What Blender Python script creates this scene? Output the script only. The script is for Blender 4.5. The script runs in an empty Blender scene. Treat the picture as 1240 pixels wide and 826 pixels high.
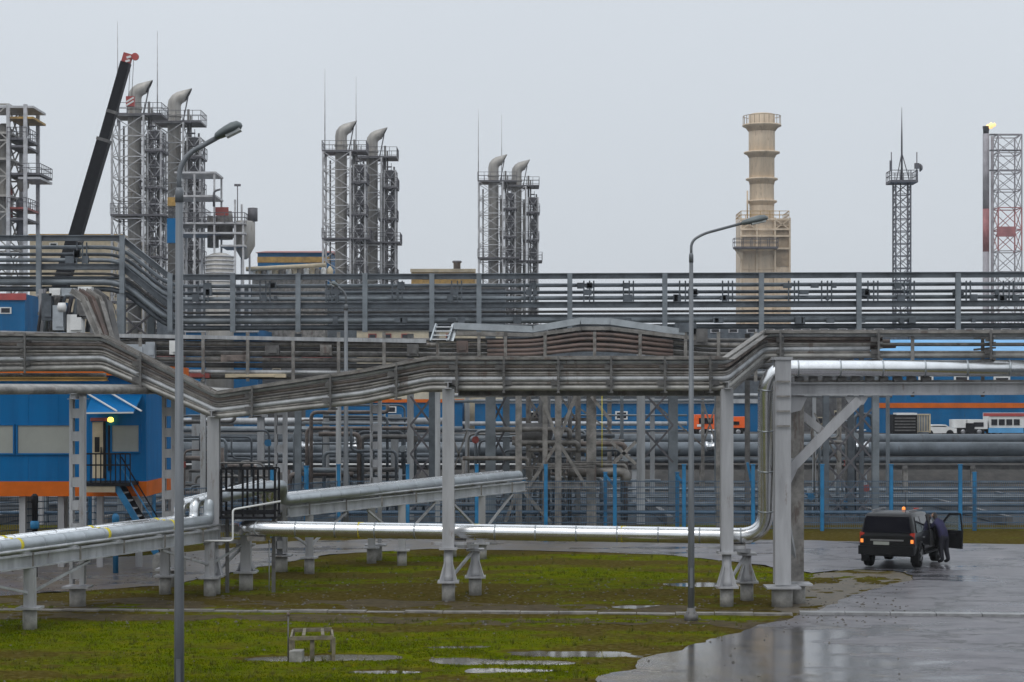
import bpy, bmesh, math, random
from mathutils import Vector, Matrix
random.seed(7)
R = math.radians
scene = bpy.context.scene
col = scene.collection

# ------------------------------------------------------------------ camera, sky, sun, exposure
EYE = 5.7                      # camera height (m)
LENS = 70.0
F = LENS / 36.0 * 1240.0       # focal length in photo pixels
HOR = 480.0                    # horizon row in the photo
cam_d = bpy.data.cameras.new('camera')
cam_d.lens = LENS
cam_d.sensor_width = 36.0
cam_d.shift_y = (HOR - 413.0) / 1240.0
cam_d.clip_end = 6000.0
cam = bpy.data.objects.new('camera', cam_d)
cam.location = (0, 0, EYE)
cam.rotation_euler = (R(90), 0, 0)
col.objects.link(cam)
scene.camera = cam

SUN_EL, SUN_AZ = 52.0, 205.0
world = bpy.data.worlds.new('World')
scene.world = world
world.use_nodes = True
wn = world.node_tree
wn.nodes.clear()
w_out = wn.nodes.new('ShaderNodeOutputWorld')
w_bg = wn.nodes.new('ShaderNodeBackground')
w_bg.inputs['Strength'].default_value = 0.1
w_sky = wn.nodes.new('ShaderNodeTexSky')
w_sky.sky_type = 'NISHITA'
w_sky.sun_disc = False
w_sky.sun_elevation = R(SUN_EL)
w_sky.sun_rotation = R(SUN_AZ)
w_sky.dust_density = 4.0
w_tc = wn.nodes.new('ShaderNodeTexCoord')
w_sep = wn.nodes.new('ShaderNodeSeparateXYZ')
w_ramp = wn.nodes.new('ShaderNodeMapRange')        # overcast: zenith brighter than horizon
w_ramp.inputs['From Min'].default_value = 0.0
w_ramp.inputs['From Max'].default_value = 1.0
w_ramp.inputs['To Min'].default_value = 6.95
w_ramp.inputs['To Max'].default_value = 13.5
w_noise = wn.nodes.new('ShaderNodeTexNoise')       # faint cloud unevenness
w_noise.inputs['Scale'].default_value = 2.2
w_noise.inputs['Detail'].default_value = 3.0
w_nr = wn.nodes.new('ShaderNodeMapRange')
w_nr.inputs['To Min'].default_value = 0.93
w_nr.inputs['To Max'].default_value = 1.07
w_mul = wn.nodes.new('ShaderNodeMath'); w_mul.operation = 'MULTIPLY'
w_tint = wn.nodes.new('ShaderNodeVectorMath'); w_tint.operation = 'SCALE'
w_tint.inputs[0].default_value = (0.935, 1.0, 1.075)
w_mix = wn.nodes.new('ShaderNodeMix'); w_mix.data_type = 'RGBA'
w_mix.inputs['Factor'].default_value = 0.93
L = wn.links.new
L(w_tc.outputs['Generated'], w_sep.inputs[0])
w_pow = wn.nodes.new('ShaderNodeMath'); w_pow.operation = 'POWER'; w_pow.inputs[1].default_value = 1.35
w_max = wn.nodes.new('ShaderNodeMath'); w_max.operation = 'MAXIMUM'; w_max.inputs[1].default_value = 0.0
L(w_sep.outputs['Z'], w_max.inputs[0]); L(w_max.outputs[0], w_pow.inputs[0]); L(w_pow.outputs[0], w_ramp.inputs['Value'])
L(w_tc.outputs['Generated'], w_noise.inputs['Vector'])
L(w_noise.outputs['Fac'], w_nr.inputs['Value'])
L(w_ramp.outputs[0], w_mul.inputs[0]); L(w_nr.outputs[0], w_mul.inputs[1])
L(w_mul.outputs[0], w_tint.inputs['Scale'])
L(w_sky.outputs[0], w_mix.inputs['A']); L(w_tint.outputs[0], w_mix.inputs['B'])
L(w_mix.outputs['Result'], w_bg.inputs['Color'])
L(w_bg.outputs[0], w_out.inputs['Surface'])

sun_d = bpy.data.lights.new('sun', 'SUN')
sun_d.energy = 0.6
sun_d.angle = R(25)
sun_d.color = (1.0, 0.97, 0.93)
sun = bpy.data.objects.new('sun', sun_d)
col.objects.link(sun)
sun.rotation_euler = (R(90 - SUN_EL), 0, R(180 - SUN_AZ))

scene.view_settings.view_transform = 'Standard'
scene.view_settings.look = 'None'
scene.view_settings.gamma = 1.0
scene.view_settings.exposure = 0.0
scene.view_settings.use_curve_mapping = False

scene.cycles.max_bounces = 6
scene.cycles.diffuse_bounces = 3
scene.cycles.glossy_bounces = 3
scene.cycles.transmission_bounces = 4

# ------------------------------------------------------------------ helpers
def P(x, y, d):
    """world point whose place in the photograph is column x, row y, d metres away"""
    return Vector(((x - 620.0) / F * d, d, EYE - (y - HOR) / F * d))
def G(x, y, z=0.0):
    """ground point at height z seen at column x, row y"""
    d = (EYE - z) * F / (y - HOR)
    return Vector(((x - 620.0) / F * d, d, z))

class MB:
    def __init__(s):
        s.v = []; s.f = []; s.sm = []; s.mi = []; s.cur = 0
    def face(s, idx, smooth=False):
        s.f.append(idx); s.sm.append(smooth); s.mi.append(s.cur)
    def obox(s, c, ax, ay, az):
        """box from centre and three half-axis vectors"""
        b = len(s.v)
        c = Vector(c)
        for sz in (-1, 1):
            for sx, sy in ((-1, -1), (1, -1), (1, 1), (-1, 1)):
                s.v.append(c + ax * sx + ay * sy + az * sz)
        for q in ((0, 3, 2, 1), (4, 5, 6, 7), (0, 1, 5, 4), (1, 2, 6, 5), (2, 3, 7, 6), (3, 0, 4, 7)):
            s.face([b + i for i in q])
        return s
    def box(s, c, size, rz=0.0):
        ca, sa = math.cos(rz), math.sin(rz)
        return s.obox(c, Vector((ca, sa, 0)) * size[0] / 2, Vector((-sa, ca, 0)) * size[1] / 2, Vector((0, 0, size[2] / 2)))
    def bar(s, p, q, w, h):
        """rectangular bar from p to q; w sideways, h upright"""
        p, q = Vector(p), Vector(q)
        d = q - p
        if d.length < 1e-6: return s
        t = d.normalized()
        up = Vector((0, 0, 1)) if abs(t.z) < 0.98 else Vector((0, 1, 0))
        sx = t.cross(up).normalized()
        uz = sx.cross(t).normalized()
        return s.obox((p + q) / 2, sx * w / 2, d / 2, uz * h / 2)
    def tube(s, pts, r, n=8, cap=True):
        pts = [Vector(p) for p in pts]
        rs = r if isinstance(r, (list, tuple)) else [r] * len(pts)
        t0 = (pts[1] - pts[0]).normalized()
        a = Vector((0, 0, 1)) if abs(t0.z) < 0.9 else Vector((1, 0, 0))
        u = t0.cross(a).normalized()
        b = len(s.v)
        m = len(pts)
        for i, p in enumerate(pts):
            if i == 0: t = t0
            elif i == m - 1: t = (pts[-1] - pts[-2]).normalized()
            else:
                t = ((pts[i + 1] - p).normalized() + (p - pts[i - 1]).normalized())
                t = t.normalized() if t.length > 1e-6 else t0
            u = (u - t * u.dot(t)).normalized()
            w = t.cross(u)
            k = 1.0
            if 0 < i < m - 1:
                cs = (pts[i + 1] - p).normalized().dot((p - pts[i - 1]).normalized())
                k = 1.0 / max(0.5, math.sqrt(max(0.0, (1 + cs) / 2)))
            for j in range(n):
                an = 2 * math.pi * j / n
                s.v.append(p + (u * math.cos(an) + w * math.sin(an)) * rs[i] * (k if k < 1.15 else 1.15))
        for i in range(m - 1):
            for j in range(n):
                k = (j + 1) % n
                s.face([b + i * n + j, b + i * n + k, b + (i + 1) * n + k, b + (i + 1) * n + j], True)
        if cap:
            s.face([b + j for j in range(n)][::-1])
            s.face([b + (m - 1) * n + j for j in range(n)])
        return s
    def lathe(s, c, prof, n=16, axis='z'):
        """prof: list of (r, h) along the axis, revolved round c"""
        c = Vector(c); b = len(s.v)
        for r, h in prof:
            for j in range(n):
                a = 2 * math.pi * j / n
                if axis == 'z': o = Vector((r * math.cos(a), r * math.sin(a), h))
                elif axis == 'x': o = Vector((h, r * math.cos(a), r * math.sin(a)))
                else: o = Vector((r * math.sin(a), h, r * math.cos(a)))
                s.v.append(c + o)
        for i in range(len(prof) - 1):
            for j in range(n):
                k = (j + 1) % n
                s.face([b + i * n + j, b + i * n + k, b + (i + 1) * n + k, b + (i + 1) * n + j], True)
        s.face([b + j for j in range(n)][::-1])
        e = b + (len(prof) - 1) * n
        s.face([e + j for j in range(n)])
        return s
    def ibeam(s, p, q, h, w, t=0.03):
        p, q = Vector(p), Vector(q)
        tt = (q - p).normalized()
        up = Vector((0, 0, 1)) if abs(tt.z) < 0.98 else Vector((0, 1, 0))
        sx = tt.cross(up).normalized(); uz = sx.cross(tt).normalized()
        s.bar(p, q, t, h - 2 * t)
        o = uz * (h / 2 - t / 2)
        s.bar(p + o, q + o, w, t); s.bar(p - o, q - o, w, t)
        return s
    def prism(s, poly, off):
        """extrude a 3-D polygon along vector off"""
        b = len(s.v); n = len(poly); off = Vector(off)
        s.v += [Vector(p) for p in poly] + [Vector(p) + off for p in poly]
        s.face(list(range(b, b + n))[::-1]); s.face(list(range(b + n, b + 2 * n)))
        for j in range(n):
            k = (j + 1) % n
            s.face([b + j, b + k, b + n + k, b + n + j])
        return s
    def quad(s, a, b_, c, d):
        b = len(s.v); s.v += [Vector(a), Vector(b_), Vector(c), Vector(d)]; s.face([b, b + 1, b + 2, b + 3]); return s
    def mesh(s, name, mats, recalc=True):
        me = bpy.data.meshes.new(name)
        me.from_pydata([tuple(v) for v in s.v], [], s.f)
        me.polygons.foreach_set('use_smooth', s.sm)
        me.polygons.foreach_set('material_index', s.mi)
        for m in (mats if isinstance(mats, (list, tuple)) else [mats]): me.materials.append(m)
        if recalc:
            bm = bmesh.new(); bm.from_mesh(me)
            bmesh.ops.recalc_face_normals(bm, faces=bm.faces)
            bm.to_mesh(me); bm.free()
        me.update()
        return me
    def build(s, name, mats, parent=None, label=None, recalc=True):
        return link(name, s.mesh(name, mats, recalc), parent, label)

def link(name, me, parent=None, label=None, loc=None):
    o = bpy.data.objects.new(name, me)
    col.objects.link(o)
    if parent is not None:
        o.parent = parent
        o.matrix_parent_inverse = Matrix.Translation(-Vector(parent.location)) if parent.rotation_euler.z == 0 else Matrix.Identity(4)
    if loc is not None: o.location = loc
    if label: o['label'] = label
    return o
def tag(o, label, cat, group=None, kind=None):
    if label: o['label'] = label
    if cat: o['category'] = cat
    if group: o['group'] = group
    if kind: o['kind'] = kind
    return o
def thing(name, label, cat, loc=(0, 0, 0), group=None):
    o = bpy.data.objects.new(name, None)
    o.empty_display_size = 0.3
    col.objects.link(o); o.location = loc
    return tag(o, label, cat, group)
def struct(name, mb, mat, recalc=True):
    o = mb.build(name, mat, recalc=recalc); o['kind'] = 'structure'; return o
def copy_tree(o, parent=None):
    c = o.copy(); col.objects.link(c); c.parent = parent
    for ch in list(o.children): copy_tree(ch, c)
    return c

def fillet(pts, r, n=5):
    pts = [Vector(p) for p in pts]
    out = [pts[0]]
    for i in range(1, len(pts) - 1):
        a, b, c = pts[i - 1], pts[i], pts[i + 1]
        u, v = (a - b), (c - b)
        k = min(r, u.length * 0.48, v.length * 0.48)
        p, q = b + u.normalized() * k, b + v.normalized() * k
        for j in range(n + 1):
            t = j / n
            out.append(p * (1 - t) ** 2 + b * 2 * t * (1 - t) + q * t * t)
    out.append(pts[-1])
    return out

# ------------------------------------------------------------------ materials
def mat(name, c, rough=0.5, metal=0.0, var=0.15, scale=1.5, c2=None, bump=0.0, bscale=30.0, spec=0.5, streak=False, coat=0.0, rvar=0.0, dirt=None, dirt_at=0.60):
    m = bpy.data.materials.new(name); m.use_nodes = True
    nt = m.node_tree; bs = nt.nodes['Principled BSDF']
    bs.inputs['Roughness'].default_value = rough
    bs.inputs['Metallic'].default_value = metal
    bs.inputs['Specular IOR Level'].default_value = spec
    if coat: bs.inputs['Coat Weight'].default_value = coat; bs.inputs['Coat Roughness'].default_value = 0.08
    geo = nt.nodes.new('ShaderNodeNewGeometry')
    no = nt.nodes.new('ShaderNodeTexNoise')
    no.inputs['Scale'].default_value = scale; no.inputs['Detail'].default_value = 6.0; no.inputs['Roughness'].default_value = 0.65
    if streak:
        mp = nt.nodes.new('ShaderNodeMapping'); mp.inputs['Scale'].default_value = (1, 1, 0.12)
        nt.links.new(geo.outputs['Position'], mp.inputs[0]); nt.links.new(mp.outputs[0], no.inputs['Vector'])
    else:
        nt.links.new(geo.outputs['Position'], no.inputs['Vector'])
    rp = nt.nodes.new('ShaderNodeValToRGB')
    d = c2 if c2 else tuple(x * (1 - 2 * var) for x in c)
    e = c if c2 else tuple(min(1, x * (1 + var)) for x in c)
    rp.color_ramp.elements[0].position = 0.34; rp.color_ramp.elements[0].color = (*d, 1)
    rp.color_ramp.elements[1].position = 0.62; rp.color_ramp.elements[1].color = (*e, 1)
    nt.links.new(no.outputs['Fac'], rp.inputs[0]); nt.links.new(rp.outputs[0], bs.inputs['Base Color'])
    if dirt:      # rust, drips and grime with edges of their own
        mpd = nt.nodes.new('ShaderNodeMapping'); mpd.inputs['Scale'].default_value = (1, 1, 0.25); mpd.inputs['Location'].default_value = (7.3, 2.1, 4.4)
        nt.links.new(geo.outputs['Position'], mpd.inputs[0])
        nd = nt.nodes.new('ShaderNodeTexNoise'); nd.inputs['Scale'].default_value = 2.6; nd.inputs['Detail'].default_value = 8.0; nd.inputs['Roughness'].default_value = 0.7
        nt.links.new(mpd.outputs[0], nd.inputs['Vector'])
        md_ = nt.nodes.new('ShaderNodeMapRange'); md_.inputs['From Min'].default_value = dirt_at; md_.inputs['From Max'].default_value = dirt_at + 0.08; md_.inputs['To Max'].default_value = 0.75
        nt.links.new(nd.outputs['Fac'], md_.inputs['Value'])
        mxd = nt.nodes.new('ShaderNodeMix'); mxd.data_type = 'RGBA'; mxd.inputs['B'].default_value = (*dirt, 1)
        nt.links.new(md_.outputs[0], mxd.inputs['Factor']); nt.links.new(rp.outputs[0], mxd.inputs['A']); nt.links.new(mxd.outputs['Result'], bs.inputs['Base Color'])
    if rvar:
        rm = nt.nodes.new('ShaderNodeMapRange'); rm.inputs['To Min'].default_value = max(0.02, rough - rvar); rm.inputs['To Max'].default_value = min(1, rough + rvar)
        nt.links.new(no.outputs['Fac'], rm.inputs['Value']); nt.links.new(rm.outputs[0], bs.inputs['Roughness'])
    if bump:
        nb = nt.nodes.new('ShaderNodeTexNoise'); nb.inputs['Scale'].default_value = bscale; nb.inputs['Detail'].default_value = 4
        nt.links.new(geo.outputs['Position'], nb.inputs['Vector'])
        bu = nt.nodes.new('ShaderNodeBump'); bu.inputs['Strength'].default_value = bump; bu.inputs['Distance'].default_value = 0.02
        nt.links.new(nb.outputs['Fac'], bu.inputs['Height']); nt.links.new(bu.outputs[0], bs.inputs['Normal'])
    return m
def emis(name, c, s):
    m = bpy.data.materials.new(name); m.use_nodes = True
    bs = m.node_tree.nodes['Principled BSDF']
    bs.inputs['Base Color'].default_value = (*c, 1)
    bs.inputs['Emission Color'].default_value = (*c, 1); bs.inputs['Emission Strength'].default_value = s
    return m

M = {}
M['galv'] = mat('galvanised_steel', (0.40, 0.41, 0.42), 0.5, 0.25, 0.14, 3.0, rvar=0.12, streak=True, dirt=(0.17, 0.13, 0.10))
M['column'] = mat('grey_painted_steel', (0.37, 0.37, 0.38), 0.5, 0.1, 0.14, 2.0, streak=True, dirt=(0.16, 0.115, 0.085))
M['tray'] = mat('weathered_tray_steel', (0.225, 0.212, 0.195), 0.5, 0.3, 0.25, 2.5, rvar=0.12, dirt=(0.11, 0.075, 0.06), dirt_at=0.56)
M['tray_light'] = mat('pale_weathered_steel', (0.33, 0.32, 0.30), 0.45, 0.3, 0.15, 2.5)
M['tray_warm'] = mat('brownish_weathered_steel', (0.19, 0.155, 0.135), 0.55, 0.2, 0.25, 2.5, dirt=(0.09, 0.06, 0.05))
M['tray_dark'] = mat('dark_weathered_steel', (0.13, 0.125, 0.12), 0.55, 0.2, 0.2, 2.5)
M['tray_rust'] = mat('brown_primed_steel', (0.18, 0.125, 0.105), 0.6, 0.1, 0.2, 2.0, c2=(0.10, 0.08, 0.072))
M['blue_grey'] = mat('blue_grey_pipe_cladding', (0.20, 0.225, 0.245), 0.42, 0.3, 0.15, 1.2, rvar=0.1)
M['blue_dark'] = mat('dark_blue_grey_steel', (0.10, 0.115, 0.13), 0.5, 0.2, 0.2, 1.5)
M['silver'] = mat('bright_aluminium_cladding', (0.80, 0.81, 0.815), 0.23, 0.95, 0.05, 2.0, bump=0.012, bscale=3.0, rvar=0.05)
M['silver_dull'] = mat('dull_aluminium_cladding', (0.42, 0.45, 0.47), 0.4, 0.7, 0.08, 2.0)
M['concrete'] = mat('wet_concrete', (0.30, 0.29, 0.27), 0.65, 0, 0.2, 3.0, bump=0.2)
M['kerb'] = mat('kerb_concrete', (0.20, 0.185, 0.165), 0.5, 0, 0.25, 2.5, bump=0.3)
M['black_metal'] = mat('black_painted_metal', (0.010, 0.010, 0.012), 0.5, 0, 0.2, 3.0, spec=0.15)
M['pole'] = mat('dark_galvanised_pole', (0.15, 0.16, 0.17), 0.5, 0.3, 0.15, 3.0, streak=True)
M['lamp_body'] = mat('lamp_housing', (0.13, 0.15, 0.15), 0.45, 0.2, 0.1, 4.0)
M['lamp_glass'] = mat('lamp_glass', (0.5, 0.52, 0.5), 0.15, 0, 0.05, 4.0)
M['blue_wall'] = mat('blue_wall_panel', (0.001, 0.125, 0.33), 0.5, 0, 0.09, 1.4, spec=0.12, streak=True, dirt=(0.02, 0.075, 0.16), dirt_at=0.62)
M['blue_far'] = mat('blue_cladding', (0.002, 0.115, 0.28), 0.5, 0, 0.12, 0.4, spec=0.12, streak=True, dirt=(0.03, 0.08, 0.15), dirt_at=0.6)
M['blue_roof'] = mat('light_blue_roof', (0.10, 0.36, 0.66), 0.45, 0, 0.1, 0.5)
M['orange'] = mat('orange_panel', (0.58, 0.12, 0.004), 0.5, 0, 0.08, 1.0, spec=0.2, dirt=(0.22, 0.07, 0.02), dirt_at=0.62)
M['grey_panel'] = mat('grey_window_film', (0.30, 0.31, 0.28), 0.25, 0, 0.05, 0.8)
M['cream'] = mat('cream_cladding', (0.50, 0.42, 0.29), 0.55, 0, 0.15, 0.6)
M['tan'] = mat('tan_stack_paint', (0.63, 0.50, 0.36), 0.5, 0, 0.12, 0.8, streak=True, dirt=(0.36, 0.26, 0.17), dirt_at=0.57)
M['tan_dark'] = mat('tan_steelwork', (0.33, 0.25, 0.17), 0.6, 0, 0.15, 1.0)
M['ochre'] = mat('ochre_paint', (0.42, 0.25, 0.06), 0.55, 0, 0.2, 1.0)
M['red_roof'] = mat('red_roof_sheet', (0.26, 0.05, 0.04), 0.5, 0, 0.15, 0.6)
M['stack_steel'] = mat('weathered_stack_steel', (0.36, 0.34, 0.31), 0.5, 0.3, 0.18, 0.5, streak=True, dirt=(0.2, 0.16, 0.12), dirt_at=0.58)
M['lattice'] = mat('lattice_steel', (0.12, 0.115, 0.125), 0.55, 0.15, 0.15, 1.0)
M['lattice_light'] = mat('light_lattice_steel', (0.48, 0.475, 0.48), 0.55, 0.15, 0.15, 1.0)
M['dark_hole'] = mat('shade_and_soot_black', (0.015, 0.014, 0.014), 0.8, 0, 0.2, 1.0)  # black for painted shade in openings, and for the flare tip
M['red_paint'] = mat('red_paint', (0.40, 0.06, 0.055), 0.5, 0, 0.1, 1.0)
M['white_paint'] = mat('white_paint', (0.72, 0.72, 0.70), 0.45, 0, 0.06, 1.0)
M['yellow'] = mat('yellow_marking', (0.68, 0.56, 0.02), 0.5, 0, 0.05, 5.0)
M['fence_blue'] = mat('blue_fence_paint', (0.012, 0.17, 0.36), 0.45, 0, 0.15, 2.0)
M['fence_wire'] = mat('blue_grey_fence_wire', (0.06, 0.11, 0.17), 0.5, 0.1, 0.15, 2.0)
M['car_paint'] = mat('black_car_paint', (0.006, 0.006, 0.007), 0.28, 0, 0.1, 2.0, spec=0.35)
M['plastic'] = mat('black_plastic', (0.010, 0.010, 0.011), 0.6, 0, 0.1, 4.0, spec=0.15)
M['rubber'] = mat('tyre_rubber', (0.012, 0.012, 0.012), 0.8, 0, 0.2, 8.0, spec=0.1)
M['rim'] = mat('alloy_rim', (0.30, 0.30, 0.31), 0.35, 0.8, 0.08, 4.0)
M['car_glass'] = mat('tinted_glass', (0.008, 0.008, 0.012), 0.06, 0, 0.05, 2.0, spec=0.4)
M['truck_orange'] = mat('orange_truck_paint', (0.85, 0.12, 0.01), 0.35, 0, 0.06, 1.0)
M['wood'] = mat('weathered_timber', (0.17, 0.145, 0.10), 0.75, 0, 0.25, 4.0, bump=0.3)
M['navy'] = mat('navy_workwear', (0.016, 0.014, 0.055), 0.8, 0, 0.2, 6.0, bump=0.3)
M['trousers'] = mat('black_trousers', (0.012, 0.012, 0.02), 0.85, 0, 0.2, 6.0)
M['skin'] = mat('skin', (0.45, 0.26, 0.18), 0.55, 0, 0.05, 10.0)
M['hair'] = mat('dark_hair', (0.02, 0.015, 0.012), 0.7, 0, 0.1, 20.0)
M['tail_red'] = emis('tail_light_red', (0.35, 0.02, 0.005), 0.12)
M['tail_orange'] = emis('lit_orange_lamp', (1.0, 0.28, 0.05), 0.8)
M['warm_lamp'] = emis('lit_yellow_lamp', (1.0, 0.82, 0.12), 2.2)
M['flame'] = emis('gas_flame', (1.0, 0.60, 0.24), 1.25)

# ------------------------------------------------------------------ ground, road, terrace
from mathutils import noise as mnoise
from mathutils.geometry import tessellate_polygon
def fbm(x, y, sc, o=0.0):
    return mnoise.fractal(Vector((x * sc + o, y * sc - o, o)), 1.0, 2.0, 4)

M['ground'] = mat('distant_wet_gravel', (0.05, 0.055, 0.06), 0.8, 0, 0.3, 0.5, c2=(0.025, 0.03, 0.036), bump=0.6, bscale=3.0, spec=0.2)
g = MB()
g.quad((-800, -60, -0.06), (800, -60, -0.06), (800, 1400, -0.06), (-800, 1400, -0.06))
struct('ground', g, M['ground'])

PUD = [(G(425, 796), 1.3, 0.55), (G(335, 798), 0.8, 0.4), (G(590, 801), 0.8, 0.4), (G(690, 792), 1.4, 0.6), (G(470, 814), 0.8, 0.25),
       (G(790, 735), 1.3, 0.5), (G(560, 800), 0.6, 0.5), (G(855, 708), 1.3, 0.6), (G(620, 812), 0.9, 0.3), (G(545, 784), 0.7, 0.25), (G(655, 803), 0.7, 0.3)]
ROAD_PX = [(640, 930), (720, 826), (775, 802), (842, 781), (905, 764), (950, 750), (985, 741), (1045, 718), (1092, 705), (1112, 698),
      (1085, 692), (1040, 690), (985, 695), (900, 682), (800, 672), (640, 667), (520, 665), (400, 672), (300, 690), (200, 710), (0, 722), (-90, 726),
      (-90, 684), (0, 682), (200, 672), (350, 656), (520, 652), (800, 653), (980, 655), (1100, 658), (1320, 661), (1480, 661), (1480, 930)]
ROAD_W = [(v.x, v.y) for v in (G(x, y) for x, y in ROAD_PX)]
def in_road(x, y):
    c = False; n = len(ROAD_W); j = n - 1
    for i in range(n):
        xi, yi = ROAD_W[i]; xj, yj = ROAD_W[j]
        if (yi > y) != (yj > y) and x < (xj - xi) * (y - yi) / (yj - yi) + xi: c = not c
        j = i
    return c
def lawn_h(x, y):
    h = 0.016 + 0.020 * fbm(x, y, 0.5, 3.1) + 0.012 * fbm(x, y, 1.7, 9.0)
    for c, rx, ry in PUD:
        q = ((x - c.x) / rx) ** 2 + ((y - c.y) / ry) ** 2
        if q < 4: h -= 0.075 * math.exp(-q * 1.3)
    return h - (0.06 if in_road(x, y) else 0.0)
def grass_mask(x, y):
    """0 bare moss and soil, 1 green grass"""
    row = HOR + EYE * F / y
    n = fbm(x * 0.45, y, 0.42, 5.0) * 1.5 + fbm(x * 0.6, y, 1.6, 1.0) * 0.55
    base = 0.0
    if row > 750: base = 0.17
    elif row > 708: base = -0.42
    elif row > 672: base = -0.10
    else: base = -0.5
    px = 620 + x / y * F
    if row > 790 and px < 160: base -= 0.25
    if px > 950: base -= 0.2
    if row > 750 and px > 700: base -= 0.25
    hh = lawn_h(x, y)
    if hh < 0.0: base -= 0.5
    return max(0.0, min(1.0, 0.5 + base + n * 0.62))
X0, X1, Y0, Y1, ST = -24.0, 24.0, 34.0, 88.0, 0.2
nx, ny = int((X1 - X0) / ST) + 1, int((Y1 - Y0) / ST) + 1
vs, fs, ga = [], [], []
for j in range(ny):
    for i in range(nx):
        x, y = X0 + i * ST, Y0 + j * ST
        vs.append((x, y, lawn_h(x, y))); ga.append(grass_mask(x, y))
for j in range(ny - 1):
    for i in range(nx - 1):
        a = j * nx + i
        fs.append((a, a + 1, a + nx + 1, a + nx))
me = bpy.data.meshes.new('lawn'); me.from_pydata(vs, [], fs)
me.polygons.foreach_set('use_smooth', [True] * len(fs))
at = me.attributes.new('cover', 'FLOAT', 'POINT'); at.data.foreach_set('value', ga)
ml = bpy.data.materials.new('patchy_wet_grass_and_moss'); ml.use_nodes = True
nt = ml.node_tree; bs = nt.nodes['Principled BSDF']; LK = nt.links.new
ta = nt.nodes.new('ShaderNodeAttribute'); ta.attribute_name = 'cover'
tg = nt.nodes.new('ShaderNodeNewGeometry')
def nz(scale, det=6, rough=0.65, vec=None):
    n = nt.nodes.new('ShaderNodeTexNoise'); n.inputs['Scale'].default_value = scale; n.inputs['Detail'].default_value = det; n.inputs['Roughness'].default_value = rough
    LK(vec if vec else tg.outputs['Position'], n.inputs['Vector']); return n
def ramp(fac, stops):
    r = nt.nodes.new('ShaderNodeValToRGB'); el = r.color_ramp.elements
    el[0].position, el[0].color = stops[0][0], (*stops[0][1], 1)
    el[1].position, el[1].color = stops[-1][0], (*stops[-1][1], 1)
    for p, c in stops[1:-1]:
        e = el.new(p); e.color = (*c, 1)
    LK(fac, r.inputs[0]); return r
fine = nz(6.0); mid = nz(1.3)
green = ramp(mid.outputs['Fac'], [(0.3, (0.055, 0.088, 0.001)), (0.5, (0.10, 0.125, 0.002)), (0.68, (0.135, 0.122, 0.004))])
soil = ramp(fine.outputs['Fac'], [(0.3, (0.042, 0.030, 0.007)), (0.52, (0.075, 0.058, 0.011)), (0.74, (0.135, 0.112, 0.055))])
ad = nt.nodes.new('ShaderNodeMath'); ad.operation = 'MULTIPLY_ADD'
LK(fine.outputs['Fac'], ad.inputs[0]); ad.inputs[1].default_value = 1.1; LK(ta.outputs['Fac'], ad.inputs[2])
mr = nt.nodes.new('ShaderNodeMapRange'); mr.inputs['From Min'].default_value = 0.72; mr.inputs['From Max'].default_value = 1.32
LK(ad.outputs[0], mr.inputs['Value'])
mx = nt.nodes.new('ShaderNodeMix'); mx.data_type = 'RGBA'
LK(mr.outputs[0], mx.inputs['Factor']); LK(soil.outputs[0], mx.inputs['A']); LK(green.outputs[0], mx.inputs['B'])
LK(mx.outputs['Result'], bs.inputs['Base Color'])
bs.inputs['Roughness'].default_value = 0.8; bs.inputs['Specular IOR Level'].default_value = 0.0
bn = nz(14.0, 5); bu = nt.nodes.new('ShaderNodeBump'); bu.inputs['Strength'].default_value = 0.8; bu.inputs['Distance'].default_value = 0.05
LK(bn.outputs['Fac'], bu.inputs['Height']); LK(bu.outputs[0], bs.inputs['Normal'])
me.materials.append(ml)
lawn = link('lawn', me); lawn['kind'] = 'structure'

def outline(pts, z, step=0.35, jit=0.12, seed=0.0, ground=True):
    w = [G(x, y, 0) for x, y in pts] if ground else [Vector((x, y, 0)) for x, y in pts]
    out = []
    for i, a in enumerate(w):
        b = w[(i + 1) % len(w)]
        n = max(1, int((b - a).length / step))
        for k in range(n):
            p = a.lerp(b, k / n)
            out.append(Vector((p.x + jit * 2 * fbm(p.x, p.y, 0.8, seed), p.y + jit * 3 * fbm(p.x, p.y, 0.8, seed + 20), z)))
    return out
def sheet(name, pts, z, mt, **k):
    o = outline(pts, z, **k)
    tri = tessellate_polygon([o])
    mb = MB(); mb.v = o
    for t in tri: mb.face(list(t))
    me = mb.mesh(name, mt)
    for p in me.polygons:
        if p.normal.z < 0: p.flip()
    ob = link(name, me); ob['kind'] = 'structure'; return ob

# wet asphalt with puddles
ma = bpy.data.materials.new('wet_asphalt'); ma.use_nodes = True
nt = ma.node_tree; bs = nt.nodes['Principled BSDF']; LK = nt.links.new
tg = nt.nodes.new('ShaderNodeNewGeometry')
mp = nt.nodes.new('ShaderNodeMapping'); mp.inputs['Scale'].default_value = (0.55, 1.0, 1.0); mp.inputs['Location'].default_value = (3.0, 1.0, 0)
LK(tg.outputs['Position'], mp.inputs[0])
big = nz(0.42, 5, 0.6, mp.outputs[0]); fine = nz(25.0, 4); mid = nz(1.5, 7, 0.7, mp.outputs[0])
wet = nt.nodes.new('ShaderNodeMapRange'); wet.interpolation_type = 'SMOOTHSTEP'
wet.inputs['From Min'].default_value = 0.50; wet.inputs['From Max'].default_value = 0.68
vd = nt.nodes.new('ShaderNodeVectorMath'); vd.operation = 'DISTANCE'           # the broad puddle by the tall column
vp = nt.nodes.new('ShaderNodeVectorMath'); vp.operation = 'MULTIPLY'; vp.inputs[1].default_value = (0.55, 0.30, 0.0)
LK(tg.outputs['Position'], vp.inputs[0]); LK(vp.outputs[0], vd.inputs[0])
pc = G(900, 796); vd.inputs[1].default_value = (pc.x * 0.55, pc.y * 0.30, 0.0)
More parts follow.
